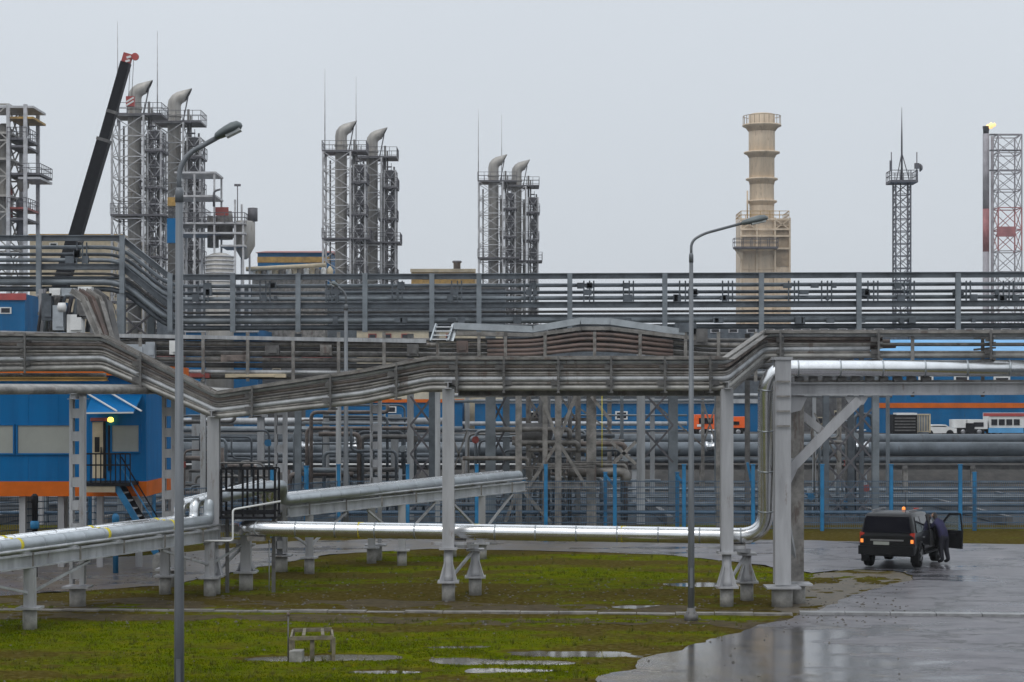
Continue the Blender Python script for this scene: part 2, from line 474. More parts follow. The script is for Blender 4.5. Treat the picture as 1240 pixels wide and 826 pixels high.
vr = nt.nodes.new('ShaderNodeMapRange'); vr.inputs['From Min'].default_value = 0.7; vr.inputs['From Max'].default_value = 2.6; vr.inputs['To Min'].default_value = 0.26; vr.inputs['To Max'].default_value = 0.0
LK(vd.outputs['Value'], vr.inputs['Value'])
sm = nt.nodes.new('ShaderNodeMath'); sm.operation = 'ADD'; LK(big.outputs['Fac'], sm.inputs[0]); LK(vr.outputs[0], sm.inputs[1])
LK(sm.outputs[0], wet.inputs['Value'])
tarc = ramp(mid.outputs['Fac'], [(0.34, (0.035, 0.033, 0.038)), (0.46, (0.105, 0.098, 0.108)), (0.66, (0.165, 0.152, 0.163))])
mx = nt.nodes.new('ShaderNodeMix'); mx.data_type = 'RGBA'
LK(wet.outputs[0], mx.inputs['Factor']); LK(tarc.outputs[0], mx.inputs['A']); mx.inputs['B'].default_value = (0.075, 0.074, 0.08, 1)
# dark wandering cracks and old patch edges
cw = nt.nodes.new('ShaderNodeTexVoronoi'); cw.feature = 'DISTANCE_TO_EDGE'; cw.inputs['Scale'].default_value = 0.33
wob = nt.nodes.new('ShaderNodeMix'); wob.data_type = 'VECTOR'; wob.inputs['Factor'].default_value = 0.22
wn_ = nz(0.9, 5, 0.7)
LK(tg.outputs['Position'], wob.inputs[4]); 
wsc = nt.nodes.new('ShaderNodeVectorMath'); wsc.operation = 'SCALE'; wsc.inputs['Scale'].default_value = 9.0
LK(wn_.outputs['Color'], wsc.inputs[0]); LK(wsc.outputs[0], wob.inputs[5]); LK(wob.outputs[1], cw.inputs['Vector'])
ck = nt.nodes.new('ShaderNodeMapRange'); ck.inputs['From Min'].default_value = 0.004; ck.inputs['From Max'].default_value = 0.035; ck.inputs['To Min'].default_value = 0.95; ck.inputs['To Max'].default_value = 0.0
LK(cw.outputs['Distance'], ck.inputs['Value'])
mc = nt.nodes.new('ShaderNodeMix'); mc.data_type = 'RGBA'; mc.inputs['B'].default_value = (0.02, 0.019, 0.018, 1)
LK(ck.outputs[0], mc.inputs['Factor']); LK(mx.outputs['Result'], mc.inputs['A'])
# mud carried onto the road near the lawn
sx_ = nt.nodes.new('ShaderNodeSeparateXYZ'); LK(tg.outputs['Position'], sx_.inputs[0])
mdx = nt.nodes.new('ShaderNodeMapRange'); mdx.inputs['From Min'].default_value = 3.0; mdx.inputs['From Max'].default_value = 13.0; mdx.inputs['To Min'].default_value = 0.16; mdx.inputs['To Max'].default_value = -0.10
LK(sx_.outputs['X'], mdx.inputs['Value'])
mnz = nz(1.1, 7, 0.72); mad = nt.nodes.new('ShaderNodeMath'); mad.operation = 'ADD'; LK(mnz.outputs['Fac'], mad.inputs[0]); LK(mdx.outputs[0], mad.inputs[1])
mmr = nt.nodes.new('ShaderNodeMapRange'); mmr.inputs['From Min'].default_value = 0.56; mmr.inputs['From Max'].default_value = 0.72; mmr.inputs['To Max'].default_value = 0.85
LK(mad.outputs[0], mmr.inputs['Value'])
mm = nt.nodes.new('ShaderNodeMix'); mm.data_type = 'RGBA'; mm.inputs['B'].default_value = (0.13, 0.105, 0.07, 1)
LK(mmr.outputs[0], mm.inputs['Factor']); LK(mc.outputs['Result'], mm.inputs['A'])
LK(mm.outputs['Result'], bs.inputs['Base Color'])
rr = nt.nodes.new('ShaderNodeMapRange'); rr.inputs['To Min'].default_value = 0.36; rr.inputs['To Max'].default_value = 0.09
LK(wet.outputs[0], rr.inputs['Value']); LK(rr.outputs[0], bs.inputs['Roughness'])
bu = nt.nodes.new('ShaderNodeBump'); bu.inputs['Distance'].default_value = 0.01
iv = nt.nodes.new('ShaderNodeMapRange'); iv.inputs['To Min'].default_value = 0.45; iv.inputs['To Max'].default_value = 0.12
LK(wet.outputs[0], iv.inputs['Value']); LK(iv.outputs[0], bu.inputs['Strength'])
LK(fine.outputs['Fac'], bu.inputs['Height']); LK(bu.outputs[0], bs.inputs['Normal'])
M['asphalt'] = ma
sheet('road', ROAD_PX, 0.022, ma)
M['gravel'] = mat('brown_wet_gravel', (0.14, 0.11, 0.075), 0.65, 0, 0.2, 3.0, c2=(0.04, 0.036, 0.018), bump=1.0, bscale=9.0, rvar=0.25)
sheet('gravel_patch', [(948, 748), (930, 732), (955, 712), (990, 696), (1040, 691), (1084, 693), (1108, 698), (1085, 707), (1040, 720), (988, 742)], 0.019, M['gravel'], jit=0.2)
M['soil'] = mat('dark_bare_soil', (0.085, 0.064, 0.03), 0.8, 0, 0.2, 2.5, c2=(0.038, 0.028, 0.012), bump=0.8, bscale=10.0, spec=0.1)
sheet('soil_strip', [(-60, 738), (-60, 722), (90, 728), (240, 722), (330, 730), (470, 727), (600, 733), (760, 736), (930, 738), (945, 743), (700, 743), (400, 741)], 0.020, M['soil'], jit=0.3)
sheet('soil_strip', [(-60, 750), (-60, 742), (250, 745), (600, 749), (900, 752), (960, 750), (930, 760), (800, 757), (500, 756), (200, 752)], 0.020, M['soil'], jit=0.25, seed=4.0)
# water lying in the hollows of the lawn
M['water'] = mat('muddy_rain_water', (0.085, 0.075, 0.055), 0.07, 0, 0.1, 1.0, bump=0.01, bscale=3.0)
for k, (c, rx, ry) in enumerate(PUD):
    pts = [(c.x + rx * 1.5 * math.cos(a * math.pi / 16), c.y + ry * 1.5 * math.sin(a * math.pi / 16)) for a in range(32)]
    sheet('puddle', pts, -0.012 + 0.0015 * k, M['water'], ground=False, jit=0.0)

# concrete edging stones between the lawn and the plant side, each slab its own piece
kerb = thing('kerb', None, None, (0, 52.6, 0)); kerb['kind'] = 'structure'
a, b = G(-60, 739), G(960, 745.5)
n = 22
km = None
for i in range(n):
    p, q = a.lerp(b, i / n), a.lerp(b, (i + 1) / n)
    t = (q - p).normalized() * 0.012
    dz = random.uniform(-0.02, 0.02)
    MB().bar(p + t + Vector((0, random.uniform(-.03, .03), -0.02 + dz)), q - t + Vector((0, random.uniform(-.03, .03), -0.02 + dz)), 0.34, 0.16).build('kerb_stone', M['kerb'], kerb)
a, b = G(968, 744.5), G(1300, 748)
M['slab'] = mat('pale_wet_concrete', (0.26, 0.26, 0.26), 0.35, 0, 0.2, 2.0, bump=0.2, rvar=0.15)
for i in range(6):
    p, q = a.lerp(b, i / 6), a.lerp(b, (i + 1) / 6)
    t = (q - p).normalized() * 0.01
    MB().bar(p + t + Vector((0, 0, 0.03)), q - t + Vector((0, 0, 0.03)), 0.42, 0.12).build('channel_slab', M['slab'], kerb)

# terrace behind the pipe trunk, carrying the plant
M['bank'] = mat('dark_rubble_bank', (0.05, 0.045, 0.04), 0.8, 0, 0.3, 1.2, c2=(0.016, 0.015, 0.014), bump=1.0, bscale=4.0)
TZ = 2.2
t = MB()
xs = [-800 + 10 * i for i in range(161)]
rowsY = [(116.0, -0.05), (118.0, 1.1), (119.6, 2.0), (121.0, TZ), (1398.0, TZ)]
for (yy, zz) in rowsY:
    for x in xs:
        k = fbm(x, yy, 0.15, 2.0) if 116.5 < yy < 122 else 0
        t.v.append(Vector((x, yy + k * 0.8, zz + (0.12 * k if yy < 120.5 else 0))))
for j in range(len(rowsY) - 1):
    for i in range(160):
        a = j * 161 + i
        t.face([a, a + 1, a + 162, a + 161])
struct('terrace', t, M['bank'])

# ------------------------------------------------------------------ street lamps
def lamp_post(label, px, d, bend, arm_end, head, r0, r1, group='street lamps', flange=False):
    """bend: photo points where the pole curves over; head: two photo points of the luminaire"""
    base = Vector(((px - 620) / F * d, d, 0))
    t = thing('street_lamp', label, 'street lamp', base, group)
    top = P(bend[0][0], bend[0][1], d)
    MB().tube([base, base + Vector((0, 0, 2.2)), top], [r0, r0 * 0.96, r1], 14).build('pole', M['pole'], t)
    pts = [P(x, y, d) for x, y in bend]
    pts.append(P(*arm_end, d))
    MB().tube(fillet(pts, 1.2, 6), r1 * 0.72, 10).build('arm', M['pole'], t)
    MB().lathe(top, [(r1 * 1.15, -0.12), (r1 * 1.15, 0.06), (r1 * 0.8, 0.12)], 12).build('collar', M['pole'], t)
    b = MB().lathe(base, [(r0 * 2.1, 0.0), (r0 * 2.1, 0.16 if flange else 0.05), (r0 * 1.35, 0.20), (r0 * 1.15, 0.34)], 12)
    for k in range(4):
        a = math.pi / 4 + k * math.pi / 2
        b.lathe(base + Vector((math.cos(a) * r0 * 1.7, math.sin(a) * r0 * 1.7, 0)), [(0.03, 0.05), (0.03, 0.24)], 6)
    b.build('base_flange', M['tray_dark'], t)
    MB().box(base + Vector((0, -r0 * 0.97, 1.1)), (r0 * 0.9, 0.02, 0.5)).build('access_door', M['pole'], t)
    h0, h1 = P(*head[0], d), P(*head[1], d)
    ax = (h1 - h0); ln = ax.length; ax.normalize()
    prof = [(0.0, .06), (.06, .10), (.2, .125), (.45, .15), (.7, .16), (.9, .13), (1.0, .05)]
    up = Vector((0, 1, 0)).cross(ax).normalized() * -1
    if up.z < 0: up = -up
    hb = MB(); n = 12
    for f, w in prof:
        c = h0 + ax * ln * f
        for j in range(n):
            an = 2 * math.pi * j / n
            k = 0.75 if math.sin(an) > 0 else 0.42
            hb.v.append(c + Vector((0, 1, 0)) * math.cos(an) * w * 1.15 + up * math.sin(an) * w * k)
    for i in range(len(prof) - 1):
        for j in range(n):
            k = (j + 1) % n
            hb.face([i * n + j, i * n + k, (i + 1) * n + k, (i + 1) * n + j], True)
    hb.face(list(range(n))); hb.face([(len(prof) - 1) * n + j for j in range(n)])
    ho = hb.build('lamp_head', M['lamp_body'], t)
    gl = MB(); c = h0 + ax * ln * 0.62 - up * 0.055
    gl.obox(c, ax * ln * 0.27, Vector((0, 0.11, 0)), up * 0.03)
    gl.build('lamp_glass', M['lamp_glass'], ho)
    return t
lamp_post('tallest nearest grey street lamp at left, arm bent right before the first stacks', 217, 33.0,
          [(217, 236), (217, 205), (228, 186)], (266, 165), ((261, 167), (293, 151)), 0.084, 0.060)
lamp_post('slim grey street lamp with long curved arm standing at the lawn edge right of centre', 837, 50.5,
          [(837, 312), (837, 292), (852, 283)], (908, 268), ((898, 271), (930, 264)), 0.085, 0.050, flange=True)
lamp_post('small distant street lamp bending left in front of the dark upper pipe rack', 419, 80.0,
          [(419, 372), (419, 358), (415, 352)], (406, 345), ((409, 347), (401, 342)), 0.11, 0.07)

# ------------------------------------------------------------------ steel feet
def foot(parent, b, ztop, w=0.3, mt='column', splay=True):
    """concrete pile, flange plates and flared steel stool below a column"""
    b = Vector((b.x, b.y, 0))
    MB().lathe(b, [(w * 0.62, -0.05), (w * 0.62, 0.52)], 12).build('pile', M['concrete'], parent)
    s = MB().box(b + Vector((0, 0, 0.545)), (w * 2.0, w * 2.0, 0.05))
    if splay:
        h = ztop - 0.57
        s.lathe(b + Vector((0, 0, 0.57)), [(w * 0.66, 0), (w * 0.58, h * 0.15), (w * 0.45, h * 0.5), (w * 0.42, h - 0.06)], 10)
        for k in range(4):
            a = math.pi / 4 + k * math.pi / 2
            dv = Vector((math.cos(a), math.sin(a), 0))
            s.prism([b + dv * w * 0.4 + Vector((0, 0, 0.57)), b + dv * w * 1.15 + Vector((0, 0, 0.57)), b + dv * w * 0.45 + Vector((0, 0, 0.57 + h * 0.6))], Vector((-dv.y, dv.x, 0)) * 0.03)
        s.box(b + Vector((0, 0, ztop - 0.03)), (w * 1.7, w * 1.7, 0.06))
    s.build('flared_foot' if splay else 'foot_plate', M[mt], parent)

def hcol(mb, b, z0, z1, w):
    """H-section column"""
    b = Vector((b.x, b.y, 0))
    mb.box(b + Vector((0, 0, (z0 + z1) / 2)), (0.05, w * 0.86, z1 - z0))
    mb.box(b + Vector((0, -w * 0.45, (z0 + z1) / 2)), (w, w * 0.1, z1 - z0))
    mb.box(b + Vector((0, w * 0.45, (z0 + z1) / 2)), (w, w * 0.1, z1 - z0))
    return mb

# ------------------------------------------------------------------ front cable rack (about 55 m away)
def dfront(x): return 58.4 - 0.0050 * x + max(0.0, min(1.0, (x - 880) / 45.0)) * 2.1
rk = thing('cable_rack', 'front grey rack of cable trays dipping and rising on columns across the lawn', 'pipe rack', (0, 55.5, 0))
cx = [-60, 125, 262, 440, 520, 880, 925, 1290]
ct = [404, 406, 476, 449, 433.5, 433.5, 402, 402]
cb = [450, 447, 506, 488, 471, 471, 432, 432]
def rack_line(t, off, seg=0.0):
    return [P(x, a + (b - a) * t, dfront(x) + off) for x, a, b in zip(cx, ct, cb)]
def strip(mb, pts, w, h):
    for p, q in zip(pts[:-1], pts[1:]):
        mb.bar(p, q + (q - p).normalized() * 0.02, w, h)
    return mb
def tray(name, pts, w, h, mt, parent, lip=0.02):
    """open cable tray: floor with two upright sides, mitred at the bends"""
    mb = MB()
    n = len(pts)
    for side in (-1, 1):
        pp = [p + Vector((0, side * w / 2, 0)) for p in pts]
        strip(mb, pp, lip, h)
    strip(mb, [p - Vector((0, 0, h * 0.42)) for p in pts], w - lip * 2, 0.015)
    return mb.build(name, mt, parent)
front = [(0.02, 0.0, 'tray', 0.06), (0.13, 0.0, 'pipe', 0.065), (0.27, 0.0, 'pipe', 0.05), (0.47, 0.0, 'pipe', 0.04), (0.55, 0.0, 'pipe', 0.03), (0.68, 0.0, 'pipe', 0.07), (0.82, 0.0, 'pipe', 0.04), (0.96, 0.0, 'pipe', 0.075),
         (0.06, 0.75, 'pipe', 0.06), (0.22, 0.75, 'pipe', 0.045), (0.38, 0.75, 'pipe', 0.06), (0.62, 0.75, 'pipe', 0.05), (0.92, 0.75, 'pipe', 0.075),
         (0.0, 1.5, 'tray', 0.11), (0.34, 1.5, 'pipe', 0.05), (0.5, 1.5, 'pipe', 0.05), (0.78, 1.5, 'pipe', 0.05), (0.98, 1.5, 'tray', 0.1)]
for k, (t, off, kind, s) in enumerate(front):
    pts = rack_line(t, off)
    if k in (2, 4, 5, 9, 10, 11, 14, 16): pts[-1] = pts[-2].lerp(pts[-1], 0.36)
    if kind == 'pipe' and k % 2: pts = [p_ + Vector((0, 0, random.uniform(-.02, .02))) for p_ in pts]
    if kind == 'pipe':
        MB().tube(fillet(pts, 0.14, 2), s, 10).build('pipe', M['galv' if k in (5, 1) else 'tray_light' if k == 7 else 'tray_dark' if k > 8 else ('tray', 'tray', 'tray_warm')[k % 3]], rk)
    else:
        tray('cable_tray', pts, 0.5, s, M['tray'], rk)
# cables lying in the trays, dark brown on the two sloping runs
for (a, b, t, off) in ((1, 2, 0.22, 0.2), (1, 2, 0.5, 0.3), (5, 6, 0.25, 0.15), (5, 6, 0.55, 0.25), (5, 6, 0.15, 0.6)):
    q = rack_line(t, off)
    MB().tube([q[a], q[b]], 0.07, 8).build('cable', M['tray_rust'], rk)
# brown cable run filling the rack beyond the step up
for t in (0.22, 0.45, 0.62):
    MB().tube([P(930, 402 + 30 * t, dfront(930) + 0.4), P(1000, 402 + 30 * t, dfront(1000) + .4), P(1060 + 40 * t, 402 + 30 * (t * 0.8 + .05), dfront(1060) + .4)], 0.075, 8).build('cable', M['tray_rust'], rk)
# hangers
for x in (30, 170, 305, 400, 480, 553, 610, 676, 740, 805, 860, 945, 1064, 1200):
    i = max(k for k in range(len(cx)) if cx[k] <= x)
    f = (x - cx[i]) / (cx[i + 1] - cx[i])
    a = ct[i] + (ct[i + 1] - ct[i]) * f; b = cb[i] + (cb[i + 1] - cb[i]) * f
    mb = MB()
    for off in (-0.36, 1.86):
        mb.bar(P(x, a - 2, dfront(x) + off), P(x, b + 3, dfront(x) + off), 0.055, 0.07)
    for t in (0.16, 0.42, 0.62, 0.86, 1.08):
        y = a + (b - a) * t
        p = P(x, y, dfront(x))
        mb.bar(p + Vector((0, -0.4, -0.02)), p + Vector((0, 1.9, -0.02)), 0.08, 0.05)
    mb.build('hanger', M['tray_dark'], rk)
    for t in (0.30, 0.8):
        y = a + (b - a) * t
        p = P(x + random.uniform(-6, 6), y, dfront(x) - 0.12)
        MB().box(p, (0.22, 0.05, 0.13)).build('clamp', M['tray_dark'], rk)
# columns with flared feet and the raking second leg
for x, base, top, w in ((259, 720, 505, 0.34), (543, 728, 471, 0.33), (880, 735, 471, 0.33)):
    b = G(x, base)
    zt = P(x, top, b.y).z
    zf = 1.5
    hcol(MB(), b, zf, zt, w).build('column', M['column'], rk)
    foot(rk, b, zf, w * 0.9)
    MB().ibeam(Vector((b.x, b.y - 0.5, zt + 0.1)), Vector((b.x, b.y + 2.6, zt + 0.1)), 0.2, 0.2).build('crossbeam', M['column'], rk)
    # second leg set back behind, tied by a bracket under the silver pipe
    b2 = b + Vector((0.72, 1.5, 0))
    foot(rk, b2, 1.35, w * 0.9)
    mb = MB().bar(Vector((b.x, b.y, 1.56)), Vector((b2.x, b2.y, 1.40)), 0.22, 0.12)
    mb.bar(Vector((b.x + .05, b.y + .1, 0.62)), Vector((b2.x, b2.y, 1.35)), 0.07, 0.07)
    mb.bar(Vector((b.x - 0.5, b.y + .1, 1.60)), Vector((b.x + 0.5, b.y + .1, 1.60)), 0.12, 0.08)
    mb.build('brace', M['column'], rk)
# stub beams running along under the trays
MB().ibeam(P(555, 476, dfront(555) + 1.2), P(880, 476, dfront(880) + 1.2), 0.16, 0.16).build('girder', M['tray'], rk)
MB().ibeam(P(-60, 474, dfront(0) + 0.2), P(205, 474, dfront(200) + 0.2), 0.16, 0.18).build('girder', M['tray'], rk)
MB().ibeam(P(-60, 459, dfront(0) + 0.6), P(130, 459, dfront(200) + 0.6), 0.12, 0.18).build('girder', M['ochre'], rk)
# steep tray arriving from above at the left
for k, (o, m_) in enumerate(((0.0, 'tray'), (0.5, 'tray_rust'), (0.9, 'tray'), (1.5, 'tray_dark'))):
    tray('cable_tray', [P(88 + 9 * k, 352, 59.5 + o), P(102 + 9 * k, 362, 59.3 + o), P(126 + 5 * k, 418, 58.8 + o)], 0.4, 0.16, M[m_], rk)
# extra horizontals on the left span
for k in range(7):
    y = 410 + k * 7.5
    MB().tube([P(-60, y, 60.5 + 0.3 * (k % 3)), P(128, y, 60.2 + 0.3 * (k % 3))], random.uniform(0.05, 0.11), 8).build('pipe', M[('tray', 'tray_dark', 'galv')[k % 3]], rk)

# ------------------------------------------------------------------ tall portal and the climbing silver pipeline
pt = thing('pipe_portal', 'tall grey double column with knee braces and long beam, just left of the car', 'pipe rack', (6.6, 54, 0))
pb = G(947, 735); zc = P(947, 436, pb.y).z
hcol(MB(), pb, 0.62, zc, 0.43).build('column', M['column'], pt)
pb2 = G(963.5, 731); pb2.x += 0.02
hcol(MB(), pb2, 0.62, P(963, 470, pb2.y).z, 0.36).build('column', M['tray'], pt)
for b_, w_ in ((pb, 0.46), (pb2, 0.40)):
    foot(pt, b_, 0.6, w_, splay=False)
db = pb.y + 0.6
MB().ibeam(P(956, 471, db), P(1300, 470, db), 0.36, 0.3, 0.045).build('main_beam', M['column'], pt)
MB().ibeam(P(967, 469, db + 1.8), P(1300, 468.5, db + 1.8), 0.40, 0.3, 0.045).build('main_beam', M['tray'], pt)
MB().bar(P(951, 574, db), P(1040, 484, db), 0.2, 0.26).build('knee_brace', M['column'], pt)
MB().bar(P(953, 488, db + .25), P(1000, 526, db + .25), 0.18, 0.22).build('knee_brace', M['column'], pt)
for poly in ([P(958, 480, db - .03), P(978, 480, db - .03), P(970, 497, db - .03), P(958, 500, db - .03)],
             [P(1022, 480, db - .03), P(1052, 480, db - .03), P(1046, 490, db - .03), P(1030, 492, db - .03)],
             [P(958, 555, db - .03), P(968, 556, db - .03), P(966, 568, db - .03), P(958, 585, db - .03)]):
    MB().prism(poly, (0, 0.06, 0)).build('gusset_plate', M['column'], pt)
MB().bar(Vector((pb.x, pb.y, 3.1)), Vector((pb2.x, pb2.y, 1.0)), 0.1, 0.1).build('tie_bar', M['galv'], pt)
MB().box((pb.x, pb.y, zc + 0.04), (0.52, 0.52, 0.08)).build('cap_plate', M['column'], pt)
for k in range(10):      # pipe shoes sitting on the beam
    x = 966 + k * 17
    mb = MB().bar(P(x, 462, db), P(x, 456, db), 0.16, 0.20)
    mb.bar(P(x - 2, 461, db - .16), P(x + 7, 457, db - .16), 0.03, 0.10)
    mb.box(P(x + 4, 459, db + .1), (0.12, 0.3, 0.10)).build('pipe_shoe', M['tray_dark'], pt)
# crossbeam bolts and hanger on the column
mb = MB()
for z in (4.9, 5.3, 5.7, 6.1):
    mb.box((pb.x, pb.y - 0.27, z), (0.36, 0.03, 0.05))
mb.build('stiffener', M['tray'], pt)
for k, x in enumerate((1105, 1190)):
    MB().bar(P(x, 480, db), P(x, 402, db + .5), 0.1, 0.1).build('hanger', M['tray_dark'], pt)

def rings(parent, pts, r, mt, step=1.0, name='cladding_seam'):
    mb = MB()
    acc = step * 0.6
    for p, q in zip(pts[:-1], pts[1:]):
        l = (q - p).length; tdir = (q - p).normalized()
        while acc < l:
            c = p + tdir * acc
            mb.tube([c - tdir * 0.022, c + tdir * 0.022], r * 1.018, 20)
            acc += step
        acc -= l
    o = mb.build(name, mt, parent); o['kind'] = 'stuff'
    return o
sp = thing('silver_pipeline', 'bright silver clad pipeline running low over the lawn, then climbing beside the tall column', 'pipeline', (0, 56, 0))
path = [P(288, 638, 60.0), P(300, 640, 57.2), P(927.5, 649.5, 55.3), P(927.5, 446, 54.2), P(1300, 446, 54.2)]
pp = fillet(path, 0.75, 8)
MB().tube(pp, 0.225, 20).build('pipe', M['silver'], sp)
rings(sp, pp, 0.225, M['silver_dull'], 1.15)
for x in (437, 578, 755):
    f = (x - 300) / 627.5
    c = P(x, 640 + 9.5 * f, 57.2 - 1.9 * f)
    MB().lathe(c, [(0.2295, -0.08), (0.2295, 0.08)], 20, 'x').build('yellow_band', M['yellow'], sp)
for x in (300, 420, 543, 700, 880):
    f = (x - 300) / 627.5
    c = P(x, 640 + 9.5 * f, 57.2 - 1.9 * f)
    if x in (543, 880, 300):
        MB().box(c + Vector((0.25, 0, -0.29)), (0.5, 0.34, 0.13)).build('pipe_shoe', M['tray'], sp)

# ------------------------------------------------------------------ pale silver trunk line on low trestles (left), receding
tr = thing('pipe_trestle', 'low grey trestle carrying three pale silver pipes, slanting away from the left edge', 'pipe rack', (-9, 58, 0))
s1 = [Vector((-14.2, 44.0, 2.05)), Vector((-9.02, 57.3, 2.12))]
s2 = [Vector((-7.55, 63.5, 2.42)), Vector((0.0, 71.8, 2.86))]
dirs = (s1[1] - s1[0]).normalized(); side1 = Vector((dirs.y, -dirs.x, 0))
dir2 = (s2[1] - s2[0]).normalized(); side2 = Vector((dir2.y, -dir2.x, 0)).normalized()
for k, r in ((0, 0.17), (1, 0.15), (2, 0.17)):
    o1 = side1 * (0.35 - 0.42 * k); o2 = side2 * (0.35 - 0.42 * k)
    up = Vector((0, 0, 0.62 - 0.08 * k))
    pts = [s1[0] + o1, s1[1] + o1 - dirs * 0.12 * k, s1[1] + o1 - dirs * 0.12 * k + up, s2[0] + o2 + Vector((0.2, -1.5, 0.55)), s2[0] + o2 + Vector((0, -0.6, 0)), s2[1] + o2]
    pp = fillet(pts, 0.4, 5)
    MB().tube(pp, r, 16).build('pipe', M['silver' if k else 'silver_dull'], tr)
    rings(tr, pp, r, M['silver_dull'], 0.9)
    for f in (0.35, 0.62, 0.85):
        c = (s1[0] + o1).lerp(s1[1] + o1, f + 0.02 * k)
        MB().tube([c - dirs * 0.06, c + dirs * 0.06], r * 1.03, 16).build('yellow_band', M['yellow'], tr)
for (s, dr, sd) in ((s1, dirs, side1), (s2, dir2, side2)):
    for o in (0.62, -0.85):
        MB().ibeam(s[0] + sd * o - Vector((0, 0, 0.38)), s[1] + sd * o - Vector((0, 0, 0.38)), 0.34, 0.22, 0.035).build('girder', M['galv'], tr)
    MB().tube([s[0] + sd * 0.72 - Vector((0, 0, 0.10)), s[1] + sd * 0.72 - Vector((0, 0, 0.10))], 0.04, 6).build('tracer_pipe', M['galv'], tr)
    n = 7
    for i in range(n):
        c = s[0].lerp(s[1], (i + 0.5) / n) - Vector((0, 0, 0.195))
        MB().bar(c + sd * 0.66, c - sd * 0.9, 0.12, 0.06).build('pipe_shoe', M['galv'], tr)
        MB().bar(c + sd * 0.74 + Vector((0, 0, -0.32)), c + sd * 0.74 + Vector((0, 0, 0.02)), 0.05, 0.03).build('bracket', M['tray'], tr)
def trestle_leg(b, ztop, w=0.26):
    MB().bar(Vector((b.x, b.y, 0.57)), Vector((b.x, b.y, ztop)), w, w).build('leg', M['column'], tr)
    foot(tr, b, 0.6, w * 1.1, splay=False)
for f in (0.36, 0.97):
    c = s1[0].lerp(s1[1], f)
    for o in (0.62, -0.85):
        trestle_leg(c + side1 * o, c.z - 0.56)
    MB().bar(Vector((c.x, c.y, 0.9)) + side1 * 0.62, Vector((c.x, c.y, c.z - .6)) + side1 * 0.62 - dirs * 2.6, 0.06, 0.06).build('brace', M['galv'], tr)
    MB().bar(Vector((c.x, c.y, 0.9)) + side1 * 0.62, Vector((c.x, c.y, c.z - .6)) + side1 * 0.62 + dirs * 2.6, 0.06, 0.06).build('brace', M['galv'], tr)
for f in (0.08, 0.45, 0.8):
    c = s2[0].lerp(s2[1], f)
    for o in (0.62, -0.85):
        trestle_leg(c + side2 * o, c.z - 0.56, 0.24)
    for sg in (-1, 1):
        MB().bar(Vector((c.x, c.y, 0.9)) + side2 * 0.62, Vector((c.x, c.y, c.z - .6)) + side2 * 0.62 + dir2 * 1.6 * sg, 0.07, 0.07).build('brace', M['column'], tr)
# square frame where the trunk turns
b_ = G(298, 715)
trestle_leg(b_, 1.75, 0.3)
MB().ibeam(Vector((b_.x - 1.1, b_.y - .4, 1.85)), Vector((b_.x + 0.9, b_.y - .4, 1.85)), 0.22, 0.2).build('crossbeam', M['column'], tr)

# black caged walkway above the turn
wk = thing('walkway_cage', 'small black railed walkway platform beside the bare column at left', 'platform', G(300, 716))
dW = 57.2
z0 = P(300, 627, dW).z; z1 = P(300, 568, dW).z
xa, xb = P(268, 0, dW).x, P(333, 0, dW).x
MB().box(((xa + xb) / 2, dW + 0.5, z0), (xb - xa + .1, 1.1, 0.07)).build('floor_grating', M['black_metal'], wk)
for i in range(6):
    x = xa + (xb - xa) * i / 5
    MB().bar((x, dW, z0), (x, dW, z1), 0.06, 0.06).build('post', M['black_metal'], wk)
    if i in (0, 2, 3, 5): MB().bar((x, dW + 1.0, z0), (x, dW + 1.0, z1), 0.06, 0.06).build('post', M['black_metal'], wk)
for z in (z1, z0 + (z1 - z0) * 0.55, z0 + 0.15):
    MB().bar((xa, dW, z), (xb, dW, z), 0.045, 0.045 if z > z0 + .2 else 0.1).build('rail', M['black_metal'], wk)
    MB().bar((xa, dW + 1, z), (xb, dW + 1, z), 0.045, 0.045).build('rail', M['black_metal'], wk)
for x in (xa + 0.1, xb - 0.1):
    MB().bar((x, dW + 0.5, 0), (x, dW + 0.5, z0), 0.1, 0.1).build('leg', M['tray_dark'], wk)
# white handrail pipe bend in front
MB().tube(fillet([P(246, 655, 56.2), P(282, 655, 56.2), P(282, 617, 56.2), P(340, 607, 56.6)], 0.08, 3), 0.03, 6).build('vent_line', M['white_paint'], wk)

# ------------------------------------------------------------------ battened-column rack (rear left)
br = thing('pipe_rack', 'row of latticed twin-channel columns with pipes on top, behind the front trays at left', 'pipe rack', (-8, 61, 0))
bat_me = MB().box((0, 0, 0), (0.24, 0.02, 0.26)).mesh('batten', M['column'])
cols = [(94, 735, 480), (205, 711, 479), (340, 693, 487), (455, 679, 477)]
tops = []
for x, base, top in cols:
    b = G(x, base); zt = P(x, top, b.y).z; tops.append(Vector((b.x, b.y, zt)))
    w = 0.40
    for o in (-w / 2 + .05, w / 2 - .06):
        mb = MB().box((b.x + o, b.y, (zt + 0.62) / 2), (0.13 if o > 0 else 0.09, 0.30, zt - 0.62))
        mb.build('channel', M['column'], br)
    z = 0.9
    while z < zt:
        for o in (-0.14, 0.14):
            link('batten', bat_me, br).location = (b.x - 0.02, b.y + o, z)
        z += 0.62
    foot(br, b, 0.6, 0.36, splay=False)
for k in range(5):
    o = Vector((0.0, 0.35 * k - 0.6, 0.16 + 0.02 * k))
    a = tops[0] + (tops[0] - tops[1]).normalized() * 11.0
    MB().tube(fillet([a + o] + [t_ + o for t_ in tops] + [tops[-1] + o + Vector((3.2, 1.0, 0))], 0.4, 3), (0.1, 0.07, 0.12, 0.08, 0.1)[k], 8).build('pipe', M[('tray', 'tray', 'tray_light', 'tray', 'tray_dark')[k]], br)
for p in tops:
    MB().ibeam(p + Vector((0, -0.9, 0.0)), p + Vector((0, 1.1, 0.0)), 0.16, 0.16, 0.02).build('crossbeam', M['column'], br)

